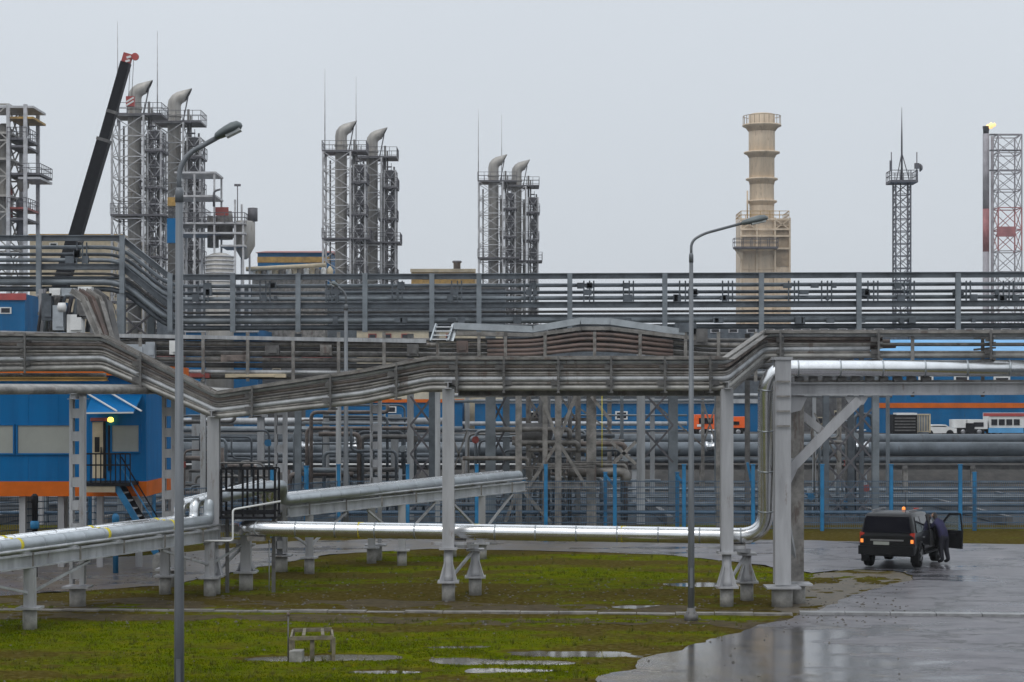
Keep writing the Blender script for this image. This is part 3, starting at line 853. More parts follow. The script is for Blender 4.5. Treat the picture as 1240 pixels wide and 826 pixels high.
# ------------------------------------------------------------------ dark upper pipe rack (90 m away)
ur = thing('pipe_rack', 'long dark blue-grey upper pipe rack against the sky, stepped higher at its left end', 'pipe rack', (0, 90, 0))
DU = 90.0
def upath(y, off):
    d = DU + off
    return [P(-70, y - 46.5, d), P(147, y - 46.5, d), P(206, y + 1, d), P(1300, y - 2.5, d)]
for y, r, mt, offs in ((346, 0.09, 'blue_grey', (0, 1.4)), (354.5, 0.08, 'blue_dark', (0.3, 1.9)), (361.5, 0.095, 'blue_grey', (0, 1.3, 2.4)),
                       (388, 0.15, 'blue_grey', (0,)), (387, 0.13, 'blue_dark', (1.6,)), (396.5, 0.12, 'blue_dark', (0.2, 1.8)), (378, 0.06, 'tray_dark', (0.1, 0.9, 1.7))):
    for o in offs:
        MB().tube(fillet(upath(y, o), 0.8, 4), r, 10).build('pipe', M[mt], ur)
for y, h, mt, o in ((335, 0.24, 'blue_dark', -0.3), (334, 0.2, 'blue_grey', 2.7), (369.5, 0.26, 'blue_dark', -0.3), (370, 0.26, 'blue_dark', 2.7)):
    p = upath(y, o)
    mb = MB()
    for a, b in zip(p[:-1], p[1:]): mb.ibeam(a, b, h, 0.2, 0.03)
    mb.build('girder', M[mt], ur)
for y in (383,):
    tray('cable_tray', upath(y, 0.7), 0.9, 0.09, M['blue_dark'], ur)
for x in (-30, 47, 148, 206, 282, 361, 442, 523, 580, 690, 805, 922, 1040, 1160, 1270):
    dy = -46.5 if x < 180 else 0
    for o in (-0.55, 3.0):
        MB().bar(P(x, 331 + dy, DU + o), P(x, 402 + dy, DU + o), 0.22, 0.22).build('upright', M['blue_grey'], ur)
    for y in (349, 358, 365.5, 375, 392.5, 401):
        MB().bar(P(x, y + dy, DU - 0.6), P(x, y + dy, DU + 3.1), 0.12, 0.08).build('crossbeam', M['blue_dark'], ur)
mbd = []
for x in (98, 245, 320, 400, 480, 552, 640, 712, 760, 828, 880, 960, 1000, 1056, 1100, 1168, 1220):     # guides and small valves on the pipes
    dy = -46.5 if x < 180 else 0
    mb = MB()
    for k in range(4):
        xx = x + random.uniform(-14, 14)
        y = random.choice((346, 354, 361, 388)) + dy
        mb.box(P(xx, y, DU - 0.14), (random.uniform(0.12, 0.4), 0.2, random.uniform(0.18, 0.34)))
    for q in (-5, 2, 7): mb.bar(P(x + q, 340 + dy, DU - .2), P(x + q, 366 + dy, DU - .2), 0.06, 0.06)
    o = mb.build('pipe_guides', M['blue_dark'], ur); o['kind'] = 'stuff'
zleg = P(0, 402, DU).z
for x, w, mt, off in ((594, 0.46, 'blue_grey', -0.3), (613, 0.32, 'blue_grey', 2.8), (776, 0.36, 'galv', -0.3), (815, 0.42, 'blue_grey', 2.8), (905, 0.22, 'tray_dark', 2.8), (524, 0.34, 'blue_dark', -0.3),
                      (497, 0.3, 'galv', 2.8), (361, 0.3, 'blue_grey', 2.8), (147, 0.34, 'blue_grey', -0.4), (183, 0.3, 'blue_grey', 2.8), (54, 0.3, 'blue_grey', 1.0),
                      (1000, 0.26, 'blue_dark', -0.3), (1030, 0.26, 'blue_dark', 2.8), (1060, 0.3, 'blue_grey', -0.3), (1043, 0.2, 'blue_dark', 2.8)):
    p = P(x, 400, DU + off)
    hcol(MB(), p, -0.05, zleg + (1.7 if x < 190 else 0), w).build('column', M[mt], ur)
def xb(mb, x0, x1, y0, y1, d, w=0.1):
    mb.bar(P(x0, y0, d), P(x1, y1, d), w, w); mb.bar(P(x1, y0, d), P(x0, y1, d + .1), w, w)
for x0, x1, ya, yb in ((594, 613, 480, 630), (1000, 1030, 490, 630), (1030, 1060, 490, 630), (147, 183, 352, 410), (497, 524, 480, 620), (775, 815, 470, 560)):
    mb = MB(); n = max(1, round((yb - ya) / 38))
    for i in range(n): xb(mb, x0, x1, ya + (yb - ya) * i / n, ya + (yb - ya) * (i + 1) / n, DU + 0.5, 0.09)
    mb.build('bracing', M['lattice'], ur)['kind'] = 'stuff'

# ------------------------------------------------------------------ brownish middle rack with the low ridge (86 m)
mr_ = thing('cable_rack', 'brownish-grey middle cable rack rising to a low ridge near the centre', 'pipe rack', (0, 86, 0))
DM = 86.0
tray('cable_tray', [P(-70, 401, DM), P(130, 406.5, DM), P(516, 413.5, DM)], 0.8, 0.16, M['galv'], mr_)
tray('cable_tray', [P(550, 395, DM), P(645, 399, DM), P(702, 389, DM), P(738, 389.5, DM), P(828, 403, DM)], 0.8, 0.28, M['silver_dull'], mr_)
tray('cable_tray', [P(552, 404, DM), P(645, 406, DM), P(704, 398, DM), P(738, 398, DM), P(850, 411, DM)], 0.8, 0.16, M['tray'], mr_)
for k, (y, mt, r) in enumerate(((418, 'tray', 0.12), (424, 'tray_dark', 0.09), (430, 'tray', 0.13), (412, 'tray_dark', 0.08), (437, 'tray', 0.1), (444, 'tray_dark', 0.11), (452, 'galv', 0.09), (458, 'tray_dark', 0.1))):
    pts = [P(-70, y - 6, DM + .3 * (k % 3)), P(230, y - 2, DM + .3 * (k % 3)), P(560, y, DM + .3 * (k % 3))]
    if k < 4: pts += [P(640, y, DM + .3 * (k % 3)), P(705, y - 10, DM + .3 * (k % 3)), P(740, y - 10, DM + .3 * (k % 3)), P(855, y, DM + .3 * (k % 3))]
    pts.append(P(935, y, DM + .3 * (k % 3)))
    MB().tube(fillet(pts, 0.5, 3), r, 8).build('pipe', M[mt], mr_)
for k, y in enumerate((411, 416, 422, 427)):
    pts = [P(590, y + 3, DM - .3), P(645, y + 2, DM - .3), P(706, y - 7 + k, DM - .3), P(742, y - 6 + k, DM - .3), P(815, y + 3, DM - .3)]
    MB().tube(fillet(pts, 0.4, 3), 0.085, 8).build('cable', M['tray_rust'], mr_)
for x in (20, 95, 170, 246, 300, 355, 410, 465, 530, 580, 612, 660, 720, 775, 830, 870, 915):
    MB().bar(P(x, 402, DM - .35), P(x, 462, DM - .35), 0.14, 0.12).build('hanger', M['tray'], mr_)
for x in (246, 410, 530, 660, 870):
    p = P(x, 460, DM + 0.6)
    MB().bar((p.x, p.y, -0.05), (p.x, p.y, p.z), 0.22, 0.22).build('column', M['tray' if x > 600 else 'galv'], mr_)
for (x, y, w_, h_, mt) in ((213, 421, .5, .6, 'white_paint'), (165, 424, .9, .5, 'silver_dull'), (183, 424, .4, .7, 'silver_dull'), (830, 398, .9, .5, 'blue_dark'), (848, 408, .6, .7, 'tray_dark'),
                           (500, 424, .5, .5, 'tray_dark'), (560, 420, .5, .5, 'tray_rust'), (395, 424, .5, .45, 'tray'), (330, 424, .6, .4, 'tray_dark'), (285, 434, 1.2, .3, 'tray_warm'), (236, 455, 1.3, .2, 'red_roof'), (310, 455, 2.6, .16, 'cream')):
    mb = MB().box(P(x, y, DM - .2), (w_, 0.4, h_)); mb.box(P(x, y, DM - .45), (w_ * 0.6, 0.1, h_ * 0.6))
    mb.build('junction_box', M[mt], mr_)

ld = thing('access_steps', 'small bright metal steps standing on the middle cable rack', 'steps', P(535, 413, DM - 0.3))
for o in (0, 0.75):
    MB().bar(P(522, 413, DM - 0.6) + Vector((o, 0, 0)), P(528.5, 392.5, DM - 0.2) + Vector((o, 0, 0)), 0.07, 0.12).build('stringer', M['silver_dull'], ld)
for k in range(4):
    c = P(523 + 1.6 * k, 411 - 5 * k, DM - 0.55 + 0.1 * k)
    MB().bar(c, c + Vector((0.75, 0, 0)), 0.2, 0.04).build('tread', M['silver'], ld)
MB().prism([P(540, 413, DM - .4), P(549, 413, DM - .4), P(556, 393, DM - .1), P(547, 392.5, DM - .1)], (0, 0.3, 0)).build('side_panel', M['silver_dull'], ld)

# ------------------------------------------------------------------ braced support tower in the centre
wt = thing('support_tower', 'braced brownish-grey steel support tower with pipework inside, right of centre', 'steel frame', (1.5, 87, 0))
DT = 86.5
for x, w, o in ((628, 0.28, 0), (676, 0.28, 0), (716, 0.42, 0.6), (640, 0.24, 3), (700, 0.24, 3)):
    p = P(x, 472, DT + o)
    hcol(MB(), p, -0.05, p.z, w).build('column', M['tray'], wt)
for y, x0, x1, o, h in ((473, 622, 722, 0, 0.26), (478, 560, 640, 2.0, 0.2), (566, 626, 720, 0, 0.12), (588, 626, 720, 0, 0.3), (508, 628, 716, 3, 0.16), (560, 690, 758, 0.4, 0.1)):
    MB().ibeam(P(x0, y, DT + o), P(x1, y, DT + o), h, 0.2, 0.03).build('beam', M['tray'], wt)
for a, b in (((628, 590), (612, 632)), ((630, 590), (668, 634)), ((655, 478), (676, 535)), ((697, 478), (676, 535)), ((676, 535), (710, 590)), ((676, 535), (640, 590)), ((716, 480), (740, 510)), ((740, 535), (770, 562)), ((770, 535), (742, 562))):
    MB().bar(P(*a, DT - .02), P(*b, DT - .02), 0.14, 0.14).build('brace', M['tray'], wt)
for x0, x1 in ((680, 700), (640, 660)):
    mb = MB()
    for i in range(5): xb(mb, x0, x1, 482 + i * 30, 512 + i * 30, DT + 2.9, 0.09)
    mb.build('bracing', M['tray'], wt)['kind'] = 'stuff'
MB().lathe(P(649, 525, DT + 1.6), [(0.1, -0.75), (0.45, -0.6), (0.5, 0), (0.45, .6), (.1, .75)], 14, 'x').build('valve_body', M['tray_dark'], wt)
for y, x0, x1, r in ((520, 600, 690, 0.12), (536, 620, 700, 0.12), (572, 688, 758, 0.22), (563, 650, 758, 0.09), (545, 640, 712, 0.1), (555, 560, 640, 0.1)):
    MB().tube(fillet([P(x0, y, DT + 1.2), P(x1, y, DT + 1.2), P(x1, y + 12, DT + 1.2)], 0.3, 4), r, 10).build('pipe', M['tray'], wt)
for x in (655, 690, 664):
    MB().tube([P(x, 480, DT + 1.8), P(x, 630, DT + 1.8)], 0.1, 8).build('riser', M['tray_dark'], wt)
MB().tube([P(729, 470, DT - .4), P(729, 566, DT - .4)], 0.018, 6).build('drain_line', M['yellow'], wt)

# ------------------------------------------------------------------ fat pipe trunk in front of the bank (108 m)
lt = thing('trunk_pipeline', 'row of fat grey horizontal pipes on short supports before the dark bank', 'pipeline', (0, 108, 0))
DL = 108.0
M['trunk'] = mat('slate_pipe_cladding', (0.13, 0.15, 0.168), 0.45, 0.3, 0.18, 1.0, rvar=0.1, dirt=(0.09, 0.085, 0.08))
def hp(y, o, r, mt, x0=-70, x1=1310, name='pipe', n=14):
    return MB().tube([P(x0, y, DL + o), P(x1, y, DL + o)], r, n).build(name, M[mt], lt)
hp(544, 0, 0.40, 'trunk'); hp(532, 1.6, 0.30, 'trunk'); hp(557, -0.3, 0.17, 'blue_dark'); hp(536, 3.0, 0.3, 'blue_dark')
hp(510, 0.5, 0.19, 'galv', 150, 545); hp(520, 1.5, 0.17, 'blue_grey', 150, 560); hp(551, -1.0, 0.12, 'blue_dark', 150, 560)
hp(562.5, -1.2, 0.05, 'white_paint', 150, 700); hp(513, 1.2, 0.12, 'galv', 560, 832)
MB().ibeam(P(-70, 566, DL), P(1310, 566, DL), 0.25, 0.25).build('girder', M['tray_dark'], lt)
for i in range(16):
    x = 30 + i * 82
    for o in (-0.9, 3.2):
        p = P(x, 566, DL + o)
        MB().bar((p.x, p.y, -0.05), (p.x, p.y, p.z), 0.26, 0.26).build('support', M['tray' if i % 3 else 'galv'], lt)
    MB().bar(P(x, 566, DL - 1.1), P(x, 566, DL + 3.4), 0.26, 0.2).build('crossbeam', M['tray_dark'], lt)
for x in (372, 430, 198, 862, 1043):
    mb = MB().lathe(P(x, 541, DL - 0.7), [(0.28, -0.35), (0.28, -0.22), (0.2, -0.2), (0.2, 0.2), (0.28, 0.22), (0.28, 0.35)], 12, 'x')
    mb.tube([P(x, 541, DL - .7), P(x, 522, DL - .7)], 0.06, 6)
    mb.lathe(P(x, 521, DL - .7), [(0.26, -0.03), (0.26, 0.03)], 12)
    mb.build('valve', M['silver'], lt)
# uprights and vessels under and behind it at the left
for k, (x, top, base_d, w, mt) in enumerate(((238, 505, 101, 0.42, 'galv'), (316, 505, 101, 0.34, 'galv'), (395, 500, 99, 0.3, 'galv'), (478, 505, 100, 0.36, 'galv'), (418, 560, 99, 0.2, 'blue_dark'))):
    t_ = thing('steel_post', ('plain grey steel post behind the leftmost street lamp', 'plain grey steel post above the black walkway', 'plain grey steel post second left of the dark twin posts', 'thick grey steel post left of the dark twin posts', 'short dark post below the far street lamp')[k], 'post', P(x, 600, base_d))
    p = P(x, top, base_d)
    hcol(MB(), p, -0.05, p.z, w).build('shaft', M[mt], t_)
    MB().box((p.x, p.y, p.z + .06), (w * 1.8, w * 1.8, 0.12)).build('cap_plate', M['galv'], t_)
for k, (x, d, r, h, mt) in enumerate(((362, 112, 0.7, 1.9, 'tray_rust'), (425, 112, 0.9, 2.1, 'tray_dark'), (246, 112, 0.8, 2.0, 'tray_dark'), (285, 112.5, .6, 1.7, 'blue_dark'))):
    p = P(x, 600, d); c = Vector((p.x, d, 0))
    t_ = thing('drum_vessel', ('brownish upright drum under the fat pipes at left', 'broad dark upright drum under the fat pipes near the far lamp', 'dark upright drum under the fat pipes beside the first lamp', 'small slate-blue drum under the fat pipes above the walkway')[k], 'tank', c)
    MB().lathe(c, [(r * 0.8, 0.2), (r, 0.4), (r, h), (r * 0.7, h + 0.25), (0.12, h + 0.34), (0.12, h + .5)], 16).build('shell', M[mt], t_)
    mb = MB()
    for a in range(3):
        an = a * 2.1; mb.box(c + Vector((math.cos(an) * r * .75, math.sin(an) * r * .75, 0.2)), (0.14, 0.14, 0.5))
    mb.build('feet', M['tray_dark'], t_)

# ------------------------------------------------------------------ blue fence
fe = thing('mesh_fence', 'bright blue posts with blue-grey wire mesh panels along the far road edge', 'fence', (0, 84, 0))
wire_cache = {}
def wire_panel(L_, h):
    key = (round(L_, 2), h)
    if key not in wire_cache:
        mb = MB(); n = int(L_ / 0.09)
        for i in range(1, n): mb.box((L_ * i / n, 0, h / 2), (0.012, 0.012, h))
        for z in (0.02, .26, 0.5, .75, 1.0, 1.25, 1.5, 1.75, h): mb.box((L_ / 2, 0, min(z, h)), (L_, 0.03, 0.035))
        wire_cache[key] = mb.mesh('wire_panel', M['fence_wire'])
    return wire_cache[key]
line = [Vector((P(-60, 0, 70).x, 70, 0)), Vector((P(330, 0, 80).x, 80, 0)), Vector((P(410, 0, 84).x, 84, 0)), Vector((P(1330, 0, 84).x, 84, 0))]
post_me = MB().box((0, 0, 1.4), (0.15, 0.12, 2.8)); post_me.box((0, 0, 2.82), (0.19, 0.16, 0.04)); post_me = post_me.mesh('post', M['fence_blue'])
for a, b in zip(line[:-1], line[1:]):
    n = max(1, round((b - a).length / 2.91)); ang = math.atan2(b.y - a.y, b.x - a.x)
    for i in range(n):
        p = a.lerp(b, i / n); q = a.lerp(b, (i + 1) / n)
        o = link('post', post_me, fe); o.location = p; o.rotation_euler.z = ang
        if a.y < 79.5: o.scale = (0.7, 0.7, 0.8)
        w = link('panel', wire_panel((b - a).length / n, 2.0), fe); w.location = p + Vector((0, 0, 0.12)); w.rotation_euler.z = ang
for x, lean in ((733, 0), (1180, 0), (820, 0.0)):
    o = link('post', post_me, fe); o.location = (P(x, 0, 84.3).x, 84.3, 0); o.scale = (1, 1, 0.88)
mb = MB()
for a, b in ((P(733, 575, 84.1), P(745, 590, 84.1)), (P(820, 575, 84.1), P(829, 590, 84.1)), (P(905, 560, 84.2), P(911, 590, 84.2))):
    MB().bar(a, b, 0.1, 0.1).build('strut', M['fence_blue'], fe)
# low service pipes between fence and bank
lp = thing('service_pipes', 'low slate-blue service pipes lying behind the blue fence', 'pipeline', (0, 98, 0))
for k in range(9):
    d = 89 + 2.6 * k; z = 0.5 + 0.22 * (k % 3)
    MB().tube([(-40, d, z), (44, d, z)], (0.07, 0.10, 0.05)[k % 3], 8).build('pipe', M[('fence_wire', 'blue_dark', 'blue_grey')[k % 3]], lp)
for i in range(17):
    x = -38 + i * 5
    MB().box((x, 99.5, 0.2), (0.25, 23.0, 0.4)).build('sleeper', M['tray_dark'], lp)

# ------------------------------------------------------------------ blue modular building on stilts (left)
bb = thing('site_building', 'blue raised site building with orange base stripe and grey windows at the left edge', 'building', (-15, 66, 0))
DB = 66.0
def Q(x, y): p = P(x, y, DB); return p.x, p.z
x1_, z0_ = Q(177, 601); x0_ = Q(-80, 0)[0]; ztp = Q(0, 452)[1]
zor = Q(0, 583)[1]
MB().box(((x0_ + x1_) / 2, DB + 3.5, (zor + ztp) / 2), (x1_ - x0_, 7, ztp - zor)).build('wall', M['blue_wall'], bb)
MB().box(((x0_ + x1_) / 2 + .004, DB + 3.5, (z0_ + zor) / 2), (x1_ - x0_ + 0.03, 7.03, zor - z0_)).build('base_stripe', M['orange'], bb)
MB().box(((x0_ + x1_) / 2, DB + 3.4, ztp + 0.1), (x1_ - x0_ + 0.5, 7.5, 0.35)).build('roof_fascia', M['orange'], bb)
def wpanel(x0, x1, y0, y1, name, mt, proud=0.02):
    a, zt_ = Q(x0, y0); b, zb_ = Q(x1, y1)
    o = MB().box(((a + b) / 2, DB - proud / 2 + 0.001, (zt_ + zb_) / 2), (b - a, proud, zt_ - zb_)).build(name, mt, bb)
    return o, a, b, zt_, zb_
for x0, x1, y0, y1 in ((-60, 16, 515, 549), (22, 85, 515, 549), (136, 168, 515, 547)):
    o, a, b, zt_, zb_ = wpanel(x0, x1, y0, y1, 'window', M['grey_panel'])
    fr = MB(); yy = DB - 0.03
    fr.box(((a + b) / 2, yy, zt_ + .02), (b - a + .12, 0.06, 0.05)); fr.box(((a + b) / 2, yy, zb_ - .02), (b - a + .12, 0.06, 0.05))
    fr.box((a - .03, yy, (zt_ + zb_) / 2), (0.05, 0.06, zt_ - zb_)); fr.box((b + .03, yy, (zt_ + zb_) / 2), (0.05, 0.06, zt_ - zb_))
    fr.build('window_frame', M['blue_wall'], o)
o, a, b, zt_, zb_ = wpanel(112, 125, 511, 579, 'door', M['cream'])
MB().box((b - .06, DB - .06, (zt_ + zb_) / 2), (0.03, 0.06, 0.2)).build('handle', M['black_metal'], o)
MB().box(((a + b) / 2 - .02, DB - .023, zt_ - .75), (0.16, 0.01, 0.5)).build('notice', M['black_metal'], o)
wpanel(125.5, 128, 509, 579, 'jamb', M['black_metal'], 0.05); wpanel(110, 136, 506, 510, 'lintel', M['red_roof'], 0.08)
wpanel(131, 135, 515, 570, 'jamb', M['black_metal'], 0.05)
xl, zl = Q(135, 508)
MB().lathe((xl, DB - 0.15, zl), [(0.04, -0.09), (0.10, -0.06), (0.10, 0.03), (0.05, 0.08)], 12).build('lamp', M['warm_lamp'], bb)
for sx in range(1, 7):
    x = x0_ + (x1_ - x0_) * sx / 7 + 0.1
    MB().box((x, DB - 0.006, (zor + ztp) / 2), (0.035, 0.014, ztp - zor - .02)).build('panel_joint', M['blue_wall'], bb)
# glass-edged canopy over the door
ca, zc1 = Q(112, 484); cb_, zc2 = Q(172, 501)
cn = MB().prism([(ca, DB, zc1 + .1), (cb_, DB, zc1 + .1), (cb_, DB - 1.5, zc2), (ca + .1, DB - 1.5, zc2)], (0, 0, 0.07)).build('canopy', M['blue_wall'], bb)
for s_ in ((ca + .1, cb_), (ca + .9, cb_ - .2)):
    MB().bar((s_[0] - .3, DB - .2, zc1 + .25), (s_[0] + 1.0, DB - 1.5, zc2 + .1), 0.05, 0.04).build('canopy_tie', M['white_paint'], cn)
MB().bar((ca + .1, DB - 1.52, zc2 + .03), (cb_, DB - 1.52, zc2 + .05), 0.04, 0.05).build('canopy_edge', M['white_paint'], cn)
# landing, railing, stair
la, zl_ = Q(110, 582); lb, _ = Q(168, 582)
MB().box(((la + lb) / 2, DB - 0.75, zl_ - .06), (lb - la, 1.5, 0.12)).build('landing', M['black_metal'], bb)
MB().box(((la + la + 1.0) / 2 + .1, DB - 1.45, zl_ - .22), (1.0, 0.05, 0.2)).build('landing_edge', M['cream'], bb)
zr = Q(0, 548)[1]
for i in range(11):
    x = la + (lb - la) * i / 10
    MB().bar((x, DB - 1.48, zl_), (x, DB - 1.48, zr), 0.035, 0.035).build('baluster', M['black_metal'], bb)
for z in (zr, (zr + zl_) / 2 + .1):
    MB().bar((la, DB - 1.48, z), (lb, DB - 1.48, z), 0.05, 0.05).build('rail', M['black_metal'], bb)
sa, sz = Q(146, 584); se, sez = Q(198, 640)
for o, mt in ((0, 'black_metal'), (0.95, 'fence_blue')):
    MB().bar((sa + .1, DB - 0.4 - o, zl_ - .1), (se, DB - 0.4 - o, 0.6), 0.06, 0.2).build('stringer', M[mt], bb)
    MB().bar((sa + .1, DB - 0.4 - o, zl_ + .8), (se, DB - 0.4 - o, 1.5), 0.04, 0.04).build('handrail', M[mt], bb)
for i in range(9):
    f = i / 9
    MB().box((sa + .1 + (se - sa - .1) * f, DB - 0.88, zl_ - .1 + (0.6 - zl_) * f), (0.22, 0.9, 0.04)).build('tread', M['galv'], bb)
MB().box((se + .35, DB - .88, 0.28), (0.9, 1.2, 0.56)).build('stair_base', M['concrete'], bb)
for i in range(6):
    x = x0_ + 0.3 + (x1_ - x0_ - .6) * i / 5
    for o in (0.3, 6.6):
        MB().bar((x, DB + o, -0.05), (x, DB + o, z0_), 0.2, 0.2).build('stilt', M['column'], bb)
# hydrants / bollards beside the building
for k, (x, d) in enumerate(((42, 62.5), (140, 64.0))):
    b = Vector((P(x, 0, d).x, d, 0))
    t_ = thing('hydrant_post', ('slim dark hydrant post with blue collar under the site building windows', 'short blue hydrant post under the site building stairs')[k], 'hydrant', b)
    h = P(x, 598 if k == 0 else 622, d).z
    MB().lathe(b, [(0.09, 0.0), (0.09, h - .3), (0.12, h - .28), (0.12, h - .08), (0.05, h)], 10).build('barrel', M['black_metal' if k == 0 else 'fence_blue'], t_)
    MB().lathe(b + Vector((0, 0, h - 1.1)), [(0.1, 0), (0.14, 0.03), (0.14, 0.22), (0.1, 0.25)], 10).build('collar', M['fence_blue'], t_)

# ------------------------------------------------------------------ valve station under the raised end of the upper rack
vs_ = thing('valve_station', 'cluster of pale valve cabinets and slanted pipes under the raised upper rack end', 'machinery', (P(85, 0, 88).x, 88, 0))
for x, y, w_, h_, mt in ((68, 354, .5, .35, 'white_paint'), (84, 354, .6, .35, 'silver_dull'), (104, 353, .6, .4, 'white_paint'), (72, 385, .5, 1.1, 'silver_dull'), (92, 392, .7, .8, 'white_paint'), (58, 372, .45, 1.2, 'blue_dark'), (100, 374, .4, .9, 'tray_dark')):
    mb = MB().box(P(x, y, 88), (w_, .5, h_)); mb.box(P(x, y, 87.7), (w_ * .7, .12, h_ * .7)); mb.build('cabinet', M[mt], vs_)
for i in range(8):
    x = 46 + i * 8.5
    MB().tube([P(x + 9, 350, 88.6), P(x + 4, 372, 88.4), P(x, 402, 88.6)], .07 + .03 * (i % 3), 8).build('pipe', M[('lattice', 'blue_grey', 'tray', 'blue_dark')[i % 4]], vs_)
for x in (50, 112):
    MB().bar(Vector((P(x, 350, 88.8).x, 88.8, 0)), P(x, 350, 88.8), .2, .2).build('post', M['column'], vs_)
for y in (360, 380, 400): MB().bar(P(46, y, 88.9), P(118, y, 88.9), .14, .14).build('beam', M['tray_dark'], vs_)
MB().lathe(P(75, 372, 87.6), [(.05, -.2), (.2, -.15), (.2, .15), (.05, .2)], 12, 'x').build('handwheel', M['white_paint'], vs_)

# ------------------------------------------------------------------ tangled pipe manifolds behind the fence
def manifold(label, x0, x1, y0, y1, d, n, seed):
    rn = random.Random(seed)
    t_ = thing('pipe_manifold', label, 'pipework', (P((x0 + x1) / 2, 0, d).x, d, 0))
    for k in range(n):
        dd = d + rn.uniform(-1.5, 2.5); r = rn.choice((.05, .07, .09, .12))
        xa, xc = rn.uniform(x0, x1), rn.uniform(x0, x1); ya = rn.uniform(y0, y1)
        pts = [Vector((P(xa, 0, dd).x, dd, 0.0)), P(xa, ya, dd), P(xc, ya, dd)]
        if k % 2: pts.append(P(xc, ya + rn.choice((-1, 1)) * rn.uniform(8, 30), dd))
        if (pts[1] - pts[2]).length < 0.8: pts = pts[:2]
        MB().tube(fillet(pts, .3, 3) if len(pts) > 2 else pts, r, 8).build('pipe', M[rn.choice(('blue_grey', 'blue_dark', 'tray', 'tray_dark', 'blue_dark', 'tray_warm'))], t_)
        if k % 3 == 0:
            c = P(xa, min(y1, ya + rn.uniform(10, 30)), dd)
            mb = MB().lathe(c, [(r * 1.9, -.14), (r * 1.9, -.1), (r * 1.3, -.08), (r * 1.3, .08), (r * 1.9, .1), (r * 1.9, .14)], 10)
            mb.tube([c, c + Vector((0, -.5, 0))], .035, 6); mb.lathe(c + Vector((0, -.5, 0)), [(.17, -.02), (.17, .02)], 10, 'y')
            mb.build('valve', M[rn.choice(('tray_dark', 'red_roof', 'silver_dull', 'fence_blue'))], t_)
    return t_
manifold('tangled grey risers and valves between the near lamp and the bare column', 185, 335, 500, 600, 96, 22, 1)
manifold('tangled grey risers and valves under the dipping trays by the far lamp', 345, 530, 490, 600, 97, 26, 2)
manifold('small valves and risers around the centre support tower', 560, 760, 500, 600, 93, 22, 3)
manifold('risers and valves behind the knee-braced portal', 965, 1060, 500, 610, 95, 14, 4)

# ------------------------------------------------------------------ row of slender legs behind the centre
sr = thing('pipe_rack', 'row of slender braced grey legs behind the centre columns, under the racks', 'pipe rack', (3, 99, 0))
for k, x in enumerate((545, 566, 641, 657, 690, 738, 753, 790, 851, 868, 986, 1016, 1075)):
    p = P(x, 474 + 4 * (k % 3), 98 + 2.4 * (k % 3))
    MB().bar((p.x, p.y, -.05), p, .16 + .06 * (k % 2), .2).build('leg', M[('blue_grey', 'galv', 'tray')[k % 3]], sr)
for y, x0, x1, r in ((479, 540, 1080, .1), (486, 540, 880, .07), (521, 560, 832, .06), (503, 690, 832, .05), (582, 540, 800, .07), (594, 840, 1080, .06)):
    MB().tube([P(x0, y, 99.5), P(x1, y, 99.5)], r, 8).build('pipe', M['galv' if r > .08 else 'blue_grey'], sr)
for a_, b_ in (((545, 520), (566, 582)), ((566, 520), (545, 582)), ((738, 521), (753, 582)), ((753, 521), (738, 582)), ((690, 486), (738, 521)), ((790, 486), (851, 540)), ((851, 486), (868, 540)), ((868, 486), (851, 540)), ((986, 500), (1016, 560)), ((1016, 500), (986, 560)), ((641, 486), (657, 521)), ((657, 521), (641, 582))):
    MB().bar(P(*a_, 99.2), P(*b_, 99.2), .08, .08).build('brace', M['tray'], sr)

# ------------------------------------------------------------------ exhaust stacks in lattice frames
def lattice_frame(mb_leg, mb_br, x0, x1, y0, y1, z0, z1, n, wl=0.28, wb=0.16, two=True):
    cs = [(x0, y0), (x1, y0), (x1, y1), (x0, y1)]
    for x, y in cs: mb_leg.box((x, y, (z0 + z1) / 2), (wl, wl, z1 - z0))
    for i in range(n):
        a = z0 + (z1 - z0) * i / n; b = z0 + (z1 - z0) * (i + 1) / n
        for k in range(4):
            p, q = cs[k], cs[(k + 1) % 4]
            mb_br.bar((*p, b), (*q, b), wb, wb)
            if two or (i + k) % 2: mb_br.bar((*p, a), (*q, b), wb * .7, wb * .7)
            if two or not (i + k) % 2: mb_br.bar((*q, a), (*p, b), wb * .7, wb * .7)
def railing(mb, x0, x1, y0, y1, z, h=1.1, step=1.1, w=0.07):
    for (ax, ay), (bx, by) in (((x0, y0), (x1, y0)), ((x1, y0), (x1, y1)), ((x1, y1), (x0, y1)), ((x0, y1), (x0, y0))):
        n = max(1, int(math.hypot(bx - ax, by - ay) / step))
        for i in range(n):
            x, y = ax + (bx - ax) * i / n, ay + (by - ay) * i / n
            mb.box((x, y, z + h / 2), (w, w, h))
        for zz in (h, h * .55): mb.bar((ax, ay, z + zz), (bx, by, z + zz), w, w)
